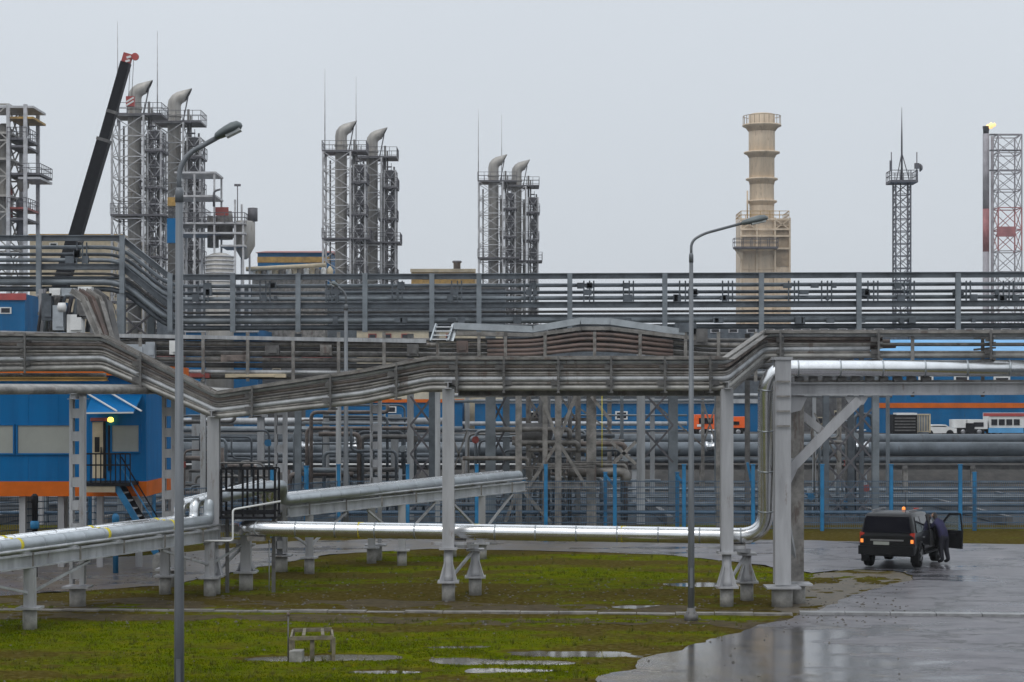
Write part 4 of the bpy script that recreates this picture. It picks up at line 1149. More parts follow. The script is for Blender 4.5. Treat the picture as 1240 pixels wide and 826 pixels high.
def make_stack():
    t = thing('exhaust_stack', '', 'chimney')
    r = 0.84; zt = 40.2
    pts = [(0, 0, 0), (0, 0, zt), (0.08, 0, zt + 0.4), (0.32, 0, zt + 0.78), (0.72, 0, zt + 1.05), (1.25, 0, zt + 1.25), (1.8, 0, zt + 1.42)]
    fl = MB().tube(pts, [r, r, r, r * .96, r * .92, r * .85, r * .76], 18, cap=True).build('flue', M['stack_steel'], t)
    e = Vector(pts[-1]); dr = (Vector(pts[-1]) - Vector(pts[-2])).normalized(); un = Vector((-dr.z, 0, dr.x))
    nm_ = len(pts) * 18
    for i in range(nm_ - 18, nm_):          # oblique cut: the upper lip reaches farther out
        v = fl.data.vertices[i]; q = (Vector(v.co) - e).dot(un) / r
        v.co = Vector(v.co) + dr * (0.85 * q)
    mo = MB(); mo.v = [e + (Vector(fl.data.vertices[i].co) - e) * 0.94 + dr * 0.03 for i in range(nm_ - 18, nm_)]
    mo.face(list(range(18))); mo.build('flue_mouth_shade', M['dark_hole'], fl, recalc=False)  # black disc over the flue end, painted as its shaded inside
    mb = MB()
    for k in range(11):
        z = 4 + k * 3.5
        mb.lathe((0, 0, z), [(r * 1.0, 0), (r * 1.05, 0.02), (r * 1.05, 0.18), (r * 1.0, 0.2)], 16)
    mb.lathe((0, 0, zt - 1.5), [(r, 0), (r * 1.12, 0.05), (r * 1.12, 0.3), (r, 0.35)], 16)
    mb.build('flue_band', M['stack_steel'], fl)['kind'] = 'stuff'
    leg, brc = MB(), MB()
    lattice_frame(leg, brc, -2.35, 1.5, -2.2, 2.4, 0, 37.8, 15, 0.24, 0.12)
    lattice_frame(leg, brc, 1.9, 3.5, -1.6, 2.0, 0, 36.0, 16, 0.2, 0.13)
    leg.build('frame_legs', M['lattice_light'], t)['kind'] = 'stuff'
    brc.build('frame_bracing', M['lattice_light'], t)['kind'] = 'stuff'
    for z, x0, x1, y0, y1 in ((37.9, -2.5, 3.7, -2.3, 2.6), (33.5, 1.5, 3.8, -2.2, 2.4), (29.0, 1.0, 3.7, -2.0, 2.3), (25.6, -2.5, 4.2, -2.5, 2.7), (20.5, 1.0, 3.7, -2.0, 2.3), (15.0, -2.5, 4.0, -2.5, 2.7)):
        pl = MB()
        pl.box(((x0 + x1) / 2, (y0 + y1) / 2, z), (x1 - x0, y1 - y0, 0.22))
        p = pl.build('platform', M['lattice'], t)
        rl = MB(); railing(rl, x0, x1, y0, y1, z + 0.11, 1.3, 0.9, 0.06)
        rl.build('railing', M['lattice'], p)['kind'] = 'stuff'
    # ducts, cable risers and caged ladder beside the flue
    for x, y, rr, top, mt in ((1.95, -1.0, 0.16, 39.6, 'lattice'), (2.3, -1.25, 0.12, 38.8, 'lattice'), (2.95, 0.4, 0.30, 35.0, 'lattice'), (3.25, -0.9, 0.13, 36.6, 'tray_dark'), (-1.7, 1.9, 0.12, 37.0, 'lattice'), (1.3, 1.8, 0.3, 36.0, 'stack_steel')):
        MB().tube([(x, y, 0), (x, y, top)], rr, 8).build('riser', M[mt if mt != 'lattice' else 'tray_dark'], t)
    ld = MB(); n = 44
    for i in range(n):
        z = 2 + i * 0.8
        ld.box((2.6, -1.9, z), (0.55, 0.07, 0.07))
        if i % 2: ld.lathe((2.6, -2.2, z), [(0.45, 0), (0.45, 0.09)], 8)
    ld.box((2.3, -1.9, 19), (0.08, 0.08, 36)); ld.box((2.9, -1.9, 19), (0.08, 0.08, 36))
    ld.build('caged_ladder', M['lattice'], t)['kind'] = 'stuff'
    mb = MB()
    for i, z in enumerate((6, 11, 17, 22.5, 27, 31.5, 35.5)):
        mb.box((2.6 + .3 * (i % 2), -0.4, z), (1.3, 1.6, 1.0 + .5 * (i % 3)))
    mb.build('equipment_cabinet', M['lattice'], t)['kind'] = 'stuff'
    MB().tube([(1.0, 0.0, zt - 2.6), (1.75, 0, zt + 1.2)], 0.09, 6).build('mouth_strut', M['lattice'], t)
    MB().tube([(-2.45, 1.8, 37), (-2.45, 1.8, 44), (-2.45, 1.8, 50.0)], [0.1, 0.075, 0.03], 6).build('lightning_rod', M['lattice_light'], t)
    return t
st0 = make_stack()
spots = [(163, 245, 'left'), (211, 251.5, 'right'), (413, 281, 'left'), (450.5, 288, 'right'), (597.5, 320, 'left'), (625.5, 327, 'right')]
labs = ['leftmost lattice-framed exhaust stack, its curved top beside the crane boom', 'lattice-framed exhaust stack just behind the nearest street lamp',
        'left stack of the middle pair of curved-top exhaust stacks', 'right stack of the middle pair of curved-top exhaust stacks',
        'left stack of the farthest, smallest pair of exhaust stacks', 'right stack of the farthest, smallest pair of exhaust stacks']
for i, ((x, d, s_), lb) in enumerate(zip(spots, labs)):
    o = st0 if i == 0 else copy_tree(st0)
    o.location = ((x - 620) / F * d, d, TZ)
    o['label'] = lb; o['group'] = 'lattice-framed exhaust stacks'

# ------------------------------------------------------------------ tan chimney
D = 260.0
b = Vector((P(922.5, 0, D).x, D, TZ))
tc = thing('tan_chimney', 'tan chimney with flared collar rings on a boxy tan base', 'chimney', b)
def zr_(y, d=D): return P(0, y, d).z - TZ
k = D / F
MB().lathe(b, [(1.62, 0), (1.62, zr_(245)), (1.58, zr_(218)), (1.66, zr_(217)), (1.66, zr_(186)), (1.72, zr_(185)), (1.72, zr_(139)), (1.4, zr_(138)), (1.4, zr_(142))], 24).build('shaft', M['tan'], tc)
for y, w, h in ((153, 2.55, 0.55), (186, 2.35, 0.45), (218, 2.1, 0.4), (245, 2.0, 0.5)):
    MB().lathe(b + Vector((0, 0, zr_(y))), [(1.6, -h * 1.6), (w * 0.82, -h * .4), (w, 0), (w, 0.18), (1.6, 0.2)], 24).build('collar', M['tan'], tc)
rl = MB()
for j in range(24):
    a = j * math.pi / 12
    rl.box(b + Vector((2.45 * math.cos(a), 2.45 * math.sin(a), zr_(153) + .7)), (0.07, 0.07, 1.2))
    a2 = (j + 1) * math.pi / 12
    rl.bar(b + Vector((2.45 * math.cos(a), 2.45 * math.sin(a), zr_(153) + 1.3)), b + Vector((2.45 * math.cos(a2), 2.45 * math.sin(a2), zr_(153) + 1.3)), 0.07, 0.07)
rl.build('railing', M['tan_dark'], tc)['kind'] = 'stuff'
c = b + Vector((0.1, 0, 0))
MB().box(c + Vector((0, 0.4, zr_(268) / 2)), (6.2, 6.0, zr_(268))).build('casing', M['tan'], tc)
for i in range(6):
    MB().box(c + Vector((-0.9, -2.64, zr_(330) - 6 + i * 2.1)), (4.2, 0.12, 0.12)).build('casing_rib', M['tan'], tc)
for x in (-3.15, -1.1, 1.25, 3.15):
    MB().bar(c + Vector((x, -2.9, 0)), c + Vector((x, -2.9, zr_(266))), 0.22, 0.22).build('frame_column', M['tan'], tc)
MB().box(c + Vector((2.2, -2.64, zr_(300))), (1.7, 0.10, 5.2)).build('recess_shade_panel', M['tan_dark'], tc)  # flat darker panel, shade of a recess put into the colour
for y in (268, 280, 288, 303):
    MB().box(c + Vector((0, -2.95, zr_(y))), (6.5, 0.2, 0.22)).build('frame_beam', M['tan'], tc)
br_ = MB()
for y0, y1 in ((268, 280),):
    br_.bar(c + Vector((-3.1, -2.95, zr_(y0))), c + Vector((-1.1, -2.95, zr_(y1))), .14, .14); br_.bar(c + Vector((-1.1, -2.95, zr_(y0))), c + Vector((-3.1, -2.95, zr_(y1))), .14, .14)
    br_.bar(c + Vector((1.2, -2.95, zr_(y0))), c + Vector((3.1, -2.95, zr_(y1))), .14, .14); br_.bar(c + Vector((3.1, -2.95, zr_(y0))), c + Vector((1.2, -2.95, zr_(y1))), .14, .14)
br_.build('bracing', M['tan'], tc)['kind'] = 'stuff'
pl = MB().box(c + Vector((-1.4, -3.9, zr_(303))), (5.6, 1.8, 0.25)).build('platform', M['lattice'], tc)
rl = MB(); railing(rl, c.x - 4.2, c.x + 1.4, c.y - 4.8, c.y - 3.0, b.z + zr_(303) + .1, 1.1, 1.1); rl.build('railing', M['lattice'], pl)['kind'] = 'stuff'
MB().prism([c + Vector((-4.1, -3.6, zr_(304))), c + Vector((-3.0, -3.6, zr_(304))), c + Vector((-3.0, -3.6, zr_(318)))], (0, .3, 0)).build('bracket', M['tan'], tc)
rl = MB(); railing(rl, c.x - 3.1, c.x + 3.1, c.y - 2.6, c.y + 3.2, b.z + zr_(268), 1.1, 1.1); rl.build('roof_railing', M['ochre'], tc)['kind'] = 'stuff'
MB().tube([c + Vector((-2.1, -1, zr_(268))), c + Vector((-2.1, -1, zr_(232)))], 0.12, 6).build('vent_pipe', M['tan'], tc)

# ------------------------------------------------------------------ lattice radio mast
D = 220.0
b = Vector((P(1092, 0, D).x, D, TZ))
ms = thing('radio_mast', 'slender grey lattice radio mast with antenna platform and spire', 'mast', b)
zp = zr_(221, D)
leg, brc = MB(), MB()
h = 0.82
lattice_frame(leg, brc, b.x - h, b.x + h, b.y - h, b.y + h, b.z, b.z + zp, 20, 0.15, 0.09)
leg.build('legs', M['lattice'], ms)['kind'] = 'stuff'; brc.build('bracing', M['lattice'], ms)['kind'] = 'stuff'
MB().box(b + Vector((0, 0, zp)), (3.0, 3.0, 0.28)).build('platform', M['lattice'], ms)
rl = MB(); railing(rl, b.x - 1.45, b.x + 1.45, b.y - 1.45, b.y + 1.45, b.z + zp, 1.2, 0.9, 0.07); rl.build('railing', M['lattice'], ms)['kind'] = 'stuff'
MB().tube([b + Vector((0, 0, zp)), b + Vector((0, 0, zr_(165, D))), b + Vector((0, 0, zr_(130, D)))], [0.13, 0.09, 0.02], 8).build('spire', M['lattice'], ms)
for sx, sy in ((-1, -1), (1, -1), (0, 1)):
    MB().bar(b + Vector((sx * .75, sy * .7, zp)), b + Vector((0, 0, zr_(185, D))), 0.08, 0.08).build('spire_stay', M['lattice'], ms)
for x, y0, y1 in ((-1.4, 221, 186), (1.4, 221, 186), (0.75, 221, 208)):
    MB().tube([b + Vector((x, -1.3, zr_(y0, D))), b + Vector((x, -1.3, zr_(y1, D)))], 0.06, 6).build('whip_antenna', M['lattice'], ms)
MB().lathe(b + Vector((1.75, -1.5, zr_(205, D))), [(0.05, 0.25), (0.25, 0.2), (0.45, 0.0), (0.45, -.05), (0.1, 0.1)], 14, 'x').build('dish', M['lattice'], ms)
MB().box(b + Vector((1.35, -1.55, zr_(203, D))), (0.5, 0.4, 0.6)).build('antenna_box', M['lattice'], ms)
MB().box(b + Vector((-1.5, -1.5, zr_(203, D))), (0.25, 0.2, 1.2)).build('antenna_box', M['lattice'], ms)
for x in (-0.3, 0.45):
    MB().tube([b + Vector((x, -.8, 0)), b + Vector((x, -.8, zp))], 0.07, 6).build('feeder_cable', M['lattice'], ms)

# ------------------------------------------------------------------ flare stack with flame
D = 430.0
M['flare_grey'] = mat('hazed_flare_steel', (0.34, 0.32, 0.34), 0.6, 0.1, 0.15, 0.5)  # paler than the steel itself, distance haze is put into the colour
M['flare_red'] = mat('hazed_red_steel', (0.38, 0.14, 0.14), 0.6, 0, 0.15, 0.5)  # red washed out by haze painted into the colour
b = Vector((P(1194, 0, D).x, D, TZ))
fl = thing('flare_stack', 'pale flare stack with lattice frame and burning tip at the right edge', 'flare stack', b)
k = D / F
for nm, y0, y1, mt in (('riser', 480, 305, 'flare_grey'), ('red_riser_section', 305, 253, 'flare_red'), ('riser', 253, 162, 'flare_grey'), ('tip', 162, 153, 'dark_hole')):
    MB().lathe(b, [(0.72 if nm != 'tip' else .6, 0 if y0 == 480 else zr_(y0, D)), (0.72 if nm != 'tip' else .75, zr_(y1, D))], 14).build(nm, M[mt], fl)
MB().tube([b + Vector((1.35, 0, 0)), b + Vector((1.35, 0, zr_(165, D)))], 0.35, 8).build('riser', M['flare_grey'], fl)
x0, x1 = b.x + 1.9, b.x + 39 * k
for ya, yb, mt, n in ((330, 305, 'flare_grey', 1), (305, 253, 'flare_red', 2), (253, 165, 'flare_grey', 4)):
    leg, brc = MB(), MB()
    lattice_frame(leg, brc, x0, x1, b.y - 3, b.y + 3, b.z + zr_(ya if ya != 330 else 455, D), b.z + zr_(yb, D), n if ya != 330 else 6, 0.26, 0.2)
    leg.build('frame_legs', M[mt], fl)['kind'] = 'stuff'; brc.build('frame_bracing', M[mt], fl)['kind'] = 'stuff'
MB().box((b.x + 20 * k, b.y - 3.2, b.z + zr_(282, D)), (22 * k, 0.5, 12 * k)).build('red_screen', M['flare_red'], fl)
for y in (165, 184, 208):
    MB().box((b.x + 20 * k, b.y - 2.6, b.z + zr_(y, D)), (38 * k, 0.8, 0.3)).build('platform', M['lattice'], fl)
fm = MB()
for j, (ox, oz, r1) in enumerate(((0.4, 0.5, 0.6), (1.1, 0.8, 0.65), (1.8, 1.0, 0.4))):
    fm.lathe(b + Vector((ox, 0, zr_(153, D) + oz - .7)), [(0.05, -r1), (r1 * .7, -r1 * .6), (r1, 0), (r1 * .6, r1 * .7), (0.05, r1 * 1.2)], 10)
fm.build('flame', M['flame'], fl)['kind'] = 'stuff'

# ------------------------------------------------------------------ mobile crane
D = 150.0
cr = thing('mobile_crane', 'mobile crane with long black telescopic boom leaning up beside the first stack', 'crane', Vector((P(24, 0, D).x, D, TZ)))
p0 = P(24, 516, D); p1 = P(90.5, 290, D); p2 = P(126, 170, D); p3 = P(152.5, 76, D)
def boomseg(a, b_, w0, name, mt='black_metal'):
    return MB().bar(a, b_, w0, w0 * 1.0).build(name, M[mt], cr)
boomseg(p0, p1, 1.08, 'boom_section'); boomseg(p1 - (p1 - p0).normalized() * 1, p2, 0.92, 'boom_section'); boomseg(p2 - (p2 - p1).normalized() * 1, p3, 0.72, 'boom_section')
dv = (p3 - p0).normalized(); sd = Vector((dv.z, 0, -dv.x))
for c_, w_ in ((p1, 1.16), (p2, 1.0), (P(136, 136, D), .8)):
    MB().bar(c_ - dv * .12, c_ + dv * .12, w_, w_).build('boom_collar', M['tray_dark'], cr)
MB().bar(p3 - dv * .2, p3 + dv * .7, 0.5, 0.66).build('boom_head', M['red_paint'], cr)
for q in (0.0, 0.3): MB().bar(p3 + dv * (.05 + q) + Vector((0, -.27, 0)), p3 + dv * (.15 + q) + Vector((.3, -.27, 0)), 0.05, 0.16).build('hazard_stripe', M['white_paint'], cr)
MB().bar(p3 + dv * .3, P(164, 68, D), 0.22, 0.3).build('boom_jib', M['red_paint'], cr)
MB().lathe(P(164, 69, D) + Vector((0, -.1, 0)), [(0.28, -.1), (0.28, .1)], 12, 'y').build('sheave', M['red_paint'], cr)
for o in (-.12, .12): MB().tube([P(160, 72, D) + Vector((o, 0, 0)), P(157.5, 118, D) + Vector((o, 0, 0))], 0.02, 4).build('hoist_rope', M['lattice'], cr)
hb = MB().box(P(158, 123, D), (0.62, 0.4, 0.75)).build('hook_block', M['red_paint'], cr)
for q in (-.2, .06): MB().bar(P(158, 123, D) + Vector((-.28, -.21, q - .12)), P(158, 123, D) + Vector((.28, -.21, q + .22)), 0.02, 0.12).build('hazard_stripe', M['white_paint'], hb)
c = Vector((p0.x, D, TZ))
MB().box(c + Vector((-2.5, 0, 1.25)), (11, 2.5, 0.7)).build('chassis', M['ochre'], cr)
MB().box(c + Vector((-0.3, 0, 2.3)), (3.0, 2.4, 1.3)).build('turntable', M['ochre'], cr)
MB().box(c + Vector((2.6, -.6, 2.1)), (1.3, 1.1, 1.5)).build('cab', M['ochre'], cr)
for i in range(4):
    for s_ in (-1.1, 1.1): MB().lathe(c + Vector((-7 + i * 2.8, s_, 0.62)), [(0.35, -.2), (0.62, -.2), (0.62, .2), (.35, .2)], 16, 'y').build('wheel', M['rubber'], cr)

# ------------------------------------------------------------------ process tower at the left edge
D = 232.0
pt_ = thing('process_tower', 'open steel process tower with vessels and side platform at the left edge', 'steel frame', Vector((P(15, 0, D).x, D, TZ)))
def X_(x, d=D): return (x - 620) / F * d
def Z_(y, d=D): return P(0, y, d).z
leg, brc = MB(), MB()
lattice_frame(leg, brc, X_(-30), X_(18), D - 3, D + 3, TZ, Z_(131), 9, 0.36, 0.2)
leg.build('frame_legs', M['stack_steel'], pt_)['kind'] = 'stuff'; brc.build('frame_bracing', M['stack_steel'], pt_)['kind'] = 'stuff'
leg, brc = MB(), MB()
for x in (18, 38.5):
    for y in (D - 3, D + 3): leg.box((X_(x), y, (TZ + Z_(131)) / 2), (0.4, 0.4, Z_(131) - TZ))
leg.build('frame_legs', M['lattice_light'], pt_)['kind'] = 'stuff'
for y, x0, x1, mt in ((134, -30, 48, 'lattice_light'), (147, 17, 48, 'ochre'), (172, 17, 40, 'lattice'), (181, 17, 40, 'lattice'), (219, 30, 56, 'lattice_light'), (214, 17, 56, 'lattice'), (240, -30, 20, 'stack_steel'), (268, 17, 40, 'lattice'), (255, 17, 40, 'red_roof'), (196, -30, 20, 'stack_steel'), (165, -30, 20, 'stack_steel')):
    MB().box(((X_(x0) + X_(x1)) / 2, D, Z_(y)), (X_(x1) - X_(x0), 6.2, 0.25)).build('floor_beam', M[mt], pt_)
rl = MB(); railing(rl, X_(17), X_(40), D - 3.2, D + 3, Z_(171), 1.2, 1.0); railing(rl, X_(30), X_(56), D - 3.2, D + 3, Z_(213), 1.1, 1.0); railing(rl, X_(17), X_(40), D - 3.2, D + 3, Z_(254), 1.1, 1.0)
rl.build('railing', M['lattice'], pt_)['kind'] = 'stuff'
for x, ya, yb, r, mt in ((5, 290, 150, 0.85, 'stack_steel'), (28, 232, 205, 0.7, 'stack_steel'), (12, 270, 226, 0.35, 'red_roof'), (25, 290, 240, 0.5, 'lattice'), (33, 165, 150, .3, 'lattice')):
    MB().lathe((X_(x), D, 0), [(r * .5, Z_(ya)), (r, Z_(ya) + .5), (r, Z_(yb) - .5), (r * .5, Z_(yb))], 14).build('vessel', M[mt], pt_)

# ------------------------------------------------------------------ silo and tank group left of the middle stacks
D = 215.0
sl = thing('hopper_silo', 'grey hopper silo and piping on a steel frame right of the first stacks', 'silo', Vector((X_(285, D), D, TZ)))
def lz(x, prof, mt, name, d=D, n=18):
    return MB().lathe((X_(x, d), d, 0), [(w / F * d, Z_(y, d)) for w, y in prof], n).build(name, M[mt], sl)
lz(296, [(12, 268), (13, 270), (13, 298), (5, 312), (3, 314)], 'stack_steel', 'hopper')
lz(258, [(7, 262), (7, 300)], 'tray', 'vessel'); lz(272, [(9, 256), (10, 262), (10, 290)], 'tray', 'vessel'); lz(306, [(6, 252), (6, 268)], 'lattice', 'vessel')
MB().box((X_(297), D - 1.7, Z_(274)), (16 / F * D, 0.1, 10 / F * D)).build('red_panel', M['red_roof'], sl)
leg = MB()
for x, y0 in ((250, 232), (268, 232), (290, 232), (313, 262), (322, 285)):
    for yy in (D - 2.6, D + 2.6): leg.box((X_(x), yy, (Z_(y0) + TZ) / 2), (0.2, 0.2, Z_(y0) - TZ))
leg.build('frame_legs', M['lattice_light'], sl)['kind'] = 'stuff'
for y, x0, x1 in ((232, 246, 292), (258, 246, 292), (288, 240, 324), (299, 240, 324), (313, 296, 324)):
    MB().box(((X_(x0) + X_(x1)) / 2, D, Z_(y)), (X_(x1) - X_(x0), 5.6, 0.2)).build('floor_beam', M['lattice_light'], sl)
rl = MB(); railing(rl, X_(246), X_(324), D - 2.9, D + 2.9, Z_(288), 1.1, 1.0); rl.build('railing', M['lattice'], sl)['kind'] = 'stuff'
MB().box((X_(246), D - 3, Z_(297)), (1.3, 1.2, 2.6)).build('blue_cabinet', M['blue_far'], sl)
MB().box((X_(246), D - 3, Z_(265)), (1.2, 1.2, 0.9)).build('ochre_cabinet', M['ochre'], sl)
MB().tube(fillet([(X_(290), D - 3, Z_(270)), (X_(290), D - 3, Z_(253)), (X_(297), D - 3, Z_(251))], .4, 3), 0.12, 6).build('vent_pipe', M['lattice'], sl)
MB().tube([(X_(312), D, Z_(285)), (X_(312), D, Z_(242))], 0.06, 6).build('vane_pole', M['lattice'], sl)
MB().box((X_(312), D, Z_(243)), (0.7, 0.1, 0.25)).build('wind_vane', M['lattice'], sl)
tk = thing('ribbed_tank', 'pale ribbed cylindrical tank below the grey hopper silo', 'tank', Vector((X_(266, 205), 205, TZ)))
d = 205.0; c = Vector((X_(266, d), d, 0)); r = 17 / F * d
MB().lathe(c, [(r, TZ), (r, Z_(311, d)), (r * .5, Z_(307, d)), (0.1, Z_(306, d))], 24).build('shell', M['stack_steel'], tk)
for i in range(9):
    MB().lathe(c + Vector((0, 0, Z_(312 + i * 5, d))), [(r, 0), (r * 1.035, .02), (r * 1.035, .14), (r, .16)], 24).build('rib', M['lattice_light'], tk)
cl = thing('cooler_bank', 'row of pale insulated coolers and pipework above the upper rack, left of middle stacks', 'machinery', Vector((X_(350, 225), 225, TZ)))
d = 225.0
MB().box((X_(350, d), d + 1, (TZ + Z_(326, d)) / 2), (88 / F * d, 3, Z_(326, d) - TZ)).build('casing', M['tray'], cl)
for i in range(14):
    x = 308 + i * 7 + random.uniform(-2, 2)
    MB().lathe((X_(x, d), d - 0.8, Z_(331, d)), [(0.2, -.5), (.34, -.4), (.34, .2 + .3 * random.random()), (.1, .75)], 10).build('fan_stack', M[('white_paint', 'cream', 'tray')[i % 3]], cl)
MB().tube([(X_(300, d), d - 1.4, Z_(327, d)), (X_(396, d), d - 1.4, Z_(322, d))], 0.25, 8).build('duct', M['cream'], cl)

# ------------------------------------------------------------------ halls and far buildings
def hall(name, label, cat, x0, x1, ytop, d, mt, fascia=None, roof=None, fy=5, depth=14, wins=(), doors=(), stripes=(), roofh=0.0, win_mt='car_glass', frames='white_paint'):
    t_ = thing(name, label, cat, Vector((X_((x0 + x1) / 2, d), d, TZ)))
    a, b = X_(x0, d), X_(x1, d); zt = Z_(ytop, d)
    MB().box(((a + b) / 2, d + depth / 2, (TZ + zt) / 2), (b - a, depth, zt - TZ)).build('wall', M[mt], t_)
    n = max(2, int((b - a) / 3))
    if fascia: MB().box(((a + b) / 2, d - .05, zt - fy / F * d / 2 + .05), (b - a + .3, 0.3, fy / F * d)).build('fascia', M[fascia], t_)
    if roof:
        rh = roofh / F * d
        MB().prism([(a - .3, d - .4, zt), (a - .3, d + depth / 2, zt + rh), (a - .3, d + depth + .4, zt)], (b - a + .6, 0, 0)).build('roof', M[roof], t_)
    for (wx0, wx1, wy0, wy1) in wins:
        f = MB().box(((X_(wx0, d) + X_(wx1, d)) / 2, d - .06, (Z_(wy0, d) + Z_(wy1, d)) / 2), (X_(wx1, d) - X_(wx0, d), .1, Z_(wy0, d) - Z_(wy1, d))).build('window', M[frames], t_)
        MB().box(((X_(wx0, d) + X_(wx1, d)) / 2, d - .10, (Z_(wy0, d) + Z_(wy1, d)) / 2), ((X_(wx1, d) - X_(wx0, d)) * .75, .06, (Z_(wy0, d) - Z_(wy1, d)) * .7)).build('pane', M[win_mt], f)
    for (y0, y1, smt) in stripes:
        MB().box(((a + b) / 2, d - .03, (Z_(y0, d) + Z_(y1, d)) / 2), (b - a + .1, .1, Z_(y0, d) - Z_(y1, d))).build('stripe', M[smt], t_)
    for i in range(1, n):
        MB().box((a + (b - a) * i / n, d - .01, (TZ + zt) / 2), (.12, .06, zt - TZ - .3)).build('panel_joint', M[mt], t_)
    return t_
hall('blue_hall', 'long blue hall with orange band and light blue roof at the right edge', 'building', 1062, 1330, 428, 190, 'blue_far', None, 'blue_roof', depth=30, roofh=22,
     wins=((1155, 1173, 455, 465), (1203, 1223, 456, 467), (1112, 1130, 455, 465), (1110, 1126, 503, 522)), stripes=((488, 494, 'orange'), (428, 431, 'orange')))
hall('blue_hall', 'low blue hall behind the centre columns and the orange truck', 'building', 575, 955, 484, 198, 'blue_far', 'galv', depth=20, wins=((640, 655, 498, 508), (745, 760, 498, 508), (920, 932, 498, 508)))
hall('blue_hall', 'low blue hall with orange eaves seen under the dipping trays', 'building', 370, 560, 484, 200, 'blue_far', 'orange', fy=4, depth=20, wins=((468, 480, 492, 500), (400, 408, 492, 500)))
hall('blue_hall', 'blue hall with red roof edge at the far left under the raised rack', 'building', -90, 30, 356, 205, 'blue_far', 'red_paint', fy=8, depth=20, wins=((0, 14, 372, 380),))
hall('blue_hall', 'small blue hall behind the near lamp below the upper rack', 'building', 225, 312, 398, 212, 'blue_far', 'galv', depth=14, wins=((268, 276, 405, 411),))
hall('plant_hall', 'tall blue and ochre hall with sloping dark red roof left of middle stacks', 'building', 312, 400, 306, 300, 'blue_far', None, 'red_roof', depth=24, roofh=9, stripes=((311, 318, 'ochre'),), wins=((330, 340, 322, 329), (360, 370, 322, 329)))
hall('plant_hall', 'low ochre plant building between the middle and farthest stacks', 'building', 498, 575, 326, 335, 'ochre', 'cream', fy=4, depth=24, wins=((510, 520, 332, 338),))
hall('plant_hall', 'ochre plant roof showing above the raised rack near the crane boom', 'building', 36, 150, 284, 262, 'cream', 'ochre', fy=6, depth=24, wins=((60, 70, 294, 300),))
hall('plant_hall', 'cream clad plant building seen between the upper and middle racks', 'building', 432, 612, 398, 208, 'cream', 'tray_dark', fy=3, depth=16, wins=((446, 456, 404, 412), (466, 474, 404, 412), (540, 548, 404, 412), (486, 496, 404, 412)), frames='red_roof')
hall('plant_hall', 'dark grey machinery hall behind the upper rack left of centre', 'building', 190, 612, 345, 236, 'blue_dark', 'tray_dark', depth=20, wins=[(230 + 36 * i, 246 + 36 * i, 366, 372) for i in range(10)], frames='lattice')
hall('plant_hall', 'low grey plant hall with a row of small windows behind the right upper rack', 'building', 612, 1330, 393, 244, 'blue_dark', 'lattice_light', fy=3, depth=20, wins=[(640 + 22 * i, 652 + 22 * i, 398, 403) for i in range(30)], frames='lattice_light')
hall('plant_hall', 'grey-brown wall behind the centre support tower and silver elbow', 'building', 940, 1066, 425, 205, 'tray_dark', 'tray', depth=12, wins=((985, 997, 505, 514), (1010, 1018, 497, 510)), frames='cream')
hall('plant_hall', 'slate hall filling the background left of centre below the trays', 'building', 150, 400, 430, 216, 'tray_dark', 'red_roof', fy=5, depth=12, wins=((260, 270, 446, 454), (290, 300, 446, 454), (330, 340, 446, 454)), frames='cream')
yc = MB().lathe((X_(553, 335), 337, 0), [(0.6, TZ), (0.6, Z_(318, 335)), (0.8, Z_(317, 335)), (0.8, Z_(315, 335))], 12)
y_ = thing('vent_chimney', 'tiny vent chimney on the low ochre plant building', 'chimney', (X_(553, 335), 337, TZ)); yc.build('shaft', M['lattice'], y_)

# ------------------------------------------------------------------ vehicles on the terrace
DV = 172.0
def VX(x): return X_(x, DV)
def VZ(y): return P(0, y, DV).z
def truck(name, label, cat, x0, x1, ytop, cab, body, cabx, group=None, box_h=None, boxmt=None, length=None):
    """side-on truck: chassis, cab with windows, load body and wheels"""
    c = Vector((VX((x0 + x1) / 2), DV, TZ))
    t_ = thing(name, label, cat, c, group)
    a, b = VX(x0), VX(x1); h = VZ(ytop) - TZ
    ca, cb2 = VX(cabx[0]), VX(cabx[1])
    MB().box(((a + b) / 2, DV, TZ + 0.62), (b - a, 1.0, 0.3)).build('chassis', M['plastic'], t_)
    w = cb2 - ca; face = 1 if ca > (a + b) / 2 - w / 2 else -1
    prof = [(-.5, .7), (.5, .7), (.5, 1.35), (.42, h), (-.5, h)] if face > 0 else [(-.5, .7), (.5, .7), (.5, h), (-.42, h), (-.5, 1.35)]
    cabo = MB().prism([((ca + cb2) / 2 + px * w, DV - 1.15, TZ + pz) for px, pz in prof], (0, 2.3, 0)).build('cab', M[cab], t_)
    MB().box(((ca + cb2) / 2 + .05 * face * w, DV - 1.16, TZ + h * .72), (w * .5, .05, h * .26)).build('side_window', M['car_glass'], cabo)
    MB().box(((ca + cb2) / 2 + .49 * face * w, DV, TZ + h * .74), (.06, 1.9, h * .28)).build('windscreen', M['car_glass'], cabo)
    ba, bb2 = (a, ca - .1) if face > 0 else (cb2 + .1, b)
    if bb2 - ba > 0.3:
        bh = box_h or h
        MB().box(((ba + bb2) / 2, DV, TZ + .8 + (bh - .8) / 2), (bb2 - ba, 2.3, bh - .8)).build('body', M[boxmt or body], t_)
    for wx in (a + .7, b - .7) + ((a + 1.9,) if b - a > 5 else ()):
        for s_ in (-1.0, 1.0):
            wh = MB().lathe((wx, DV + s_, TZ + .45), [(.25, -.14), (.45, -.13), (.45, .13), (.25, .14)], 16, 'y').build('wheel', M['rubber'], t_)
            MB().lathe((wx, DV + s_, TZ + .45), [(.1, -.16), (.22, -.15), (.22, .15), (.1, .16)], 12, 'y').build('rim', M['rim'], wh)
    return t_, cabo
t_, c_ = truck('service_truck', 'bright orange service truck parked before the low blue hall', 'truck', 838, 902, 502, 'truck_orange', 'truck_orange', (838, 872), box_h=1.75)
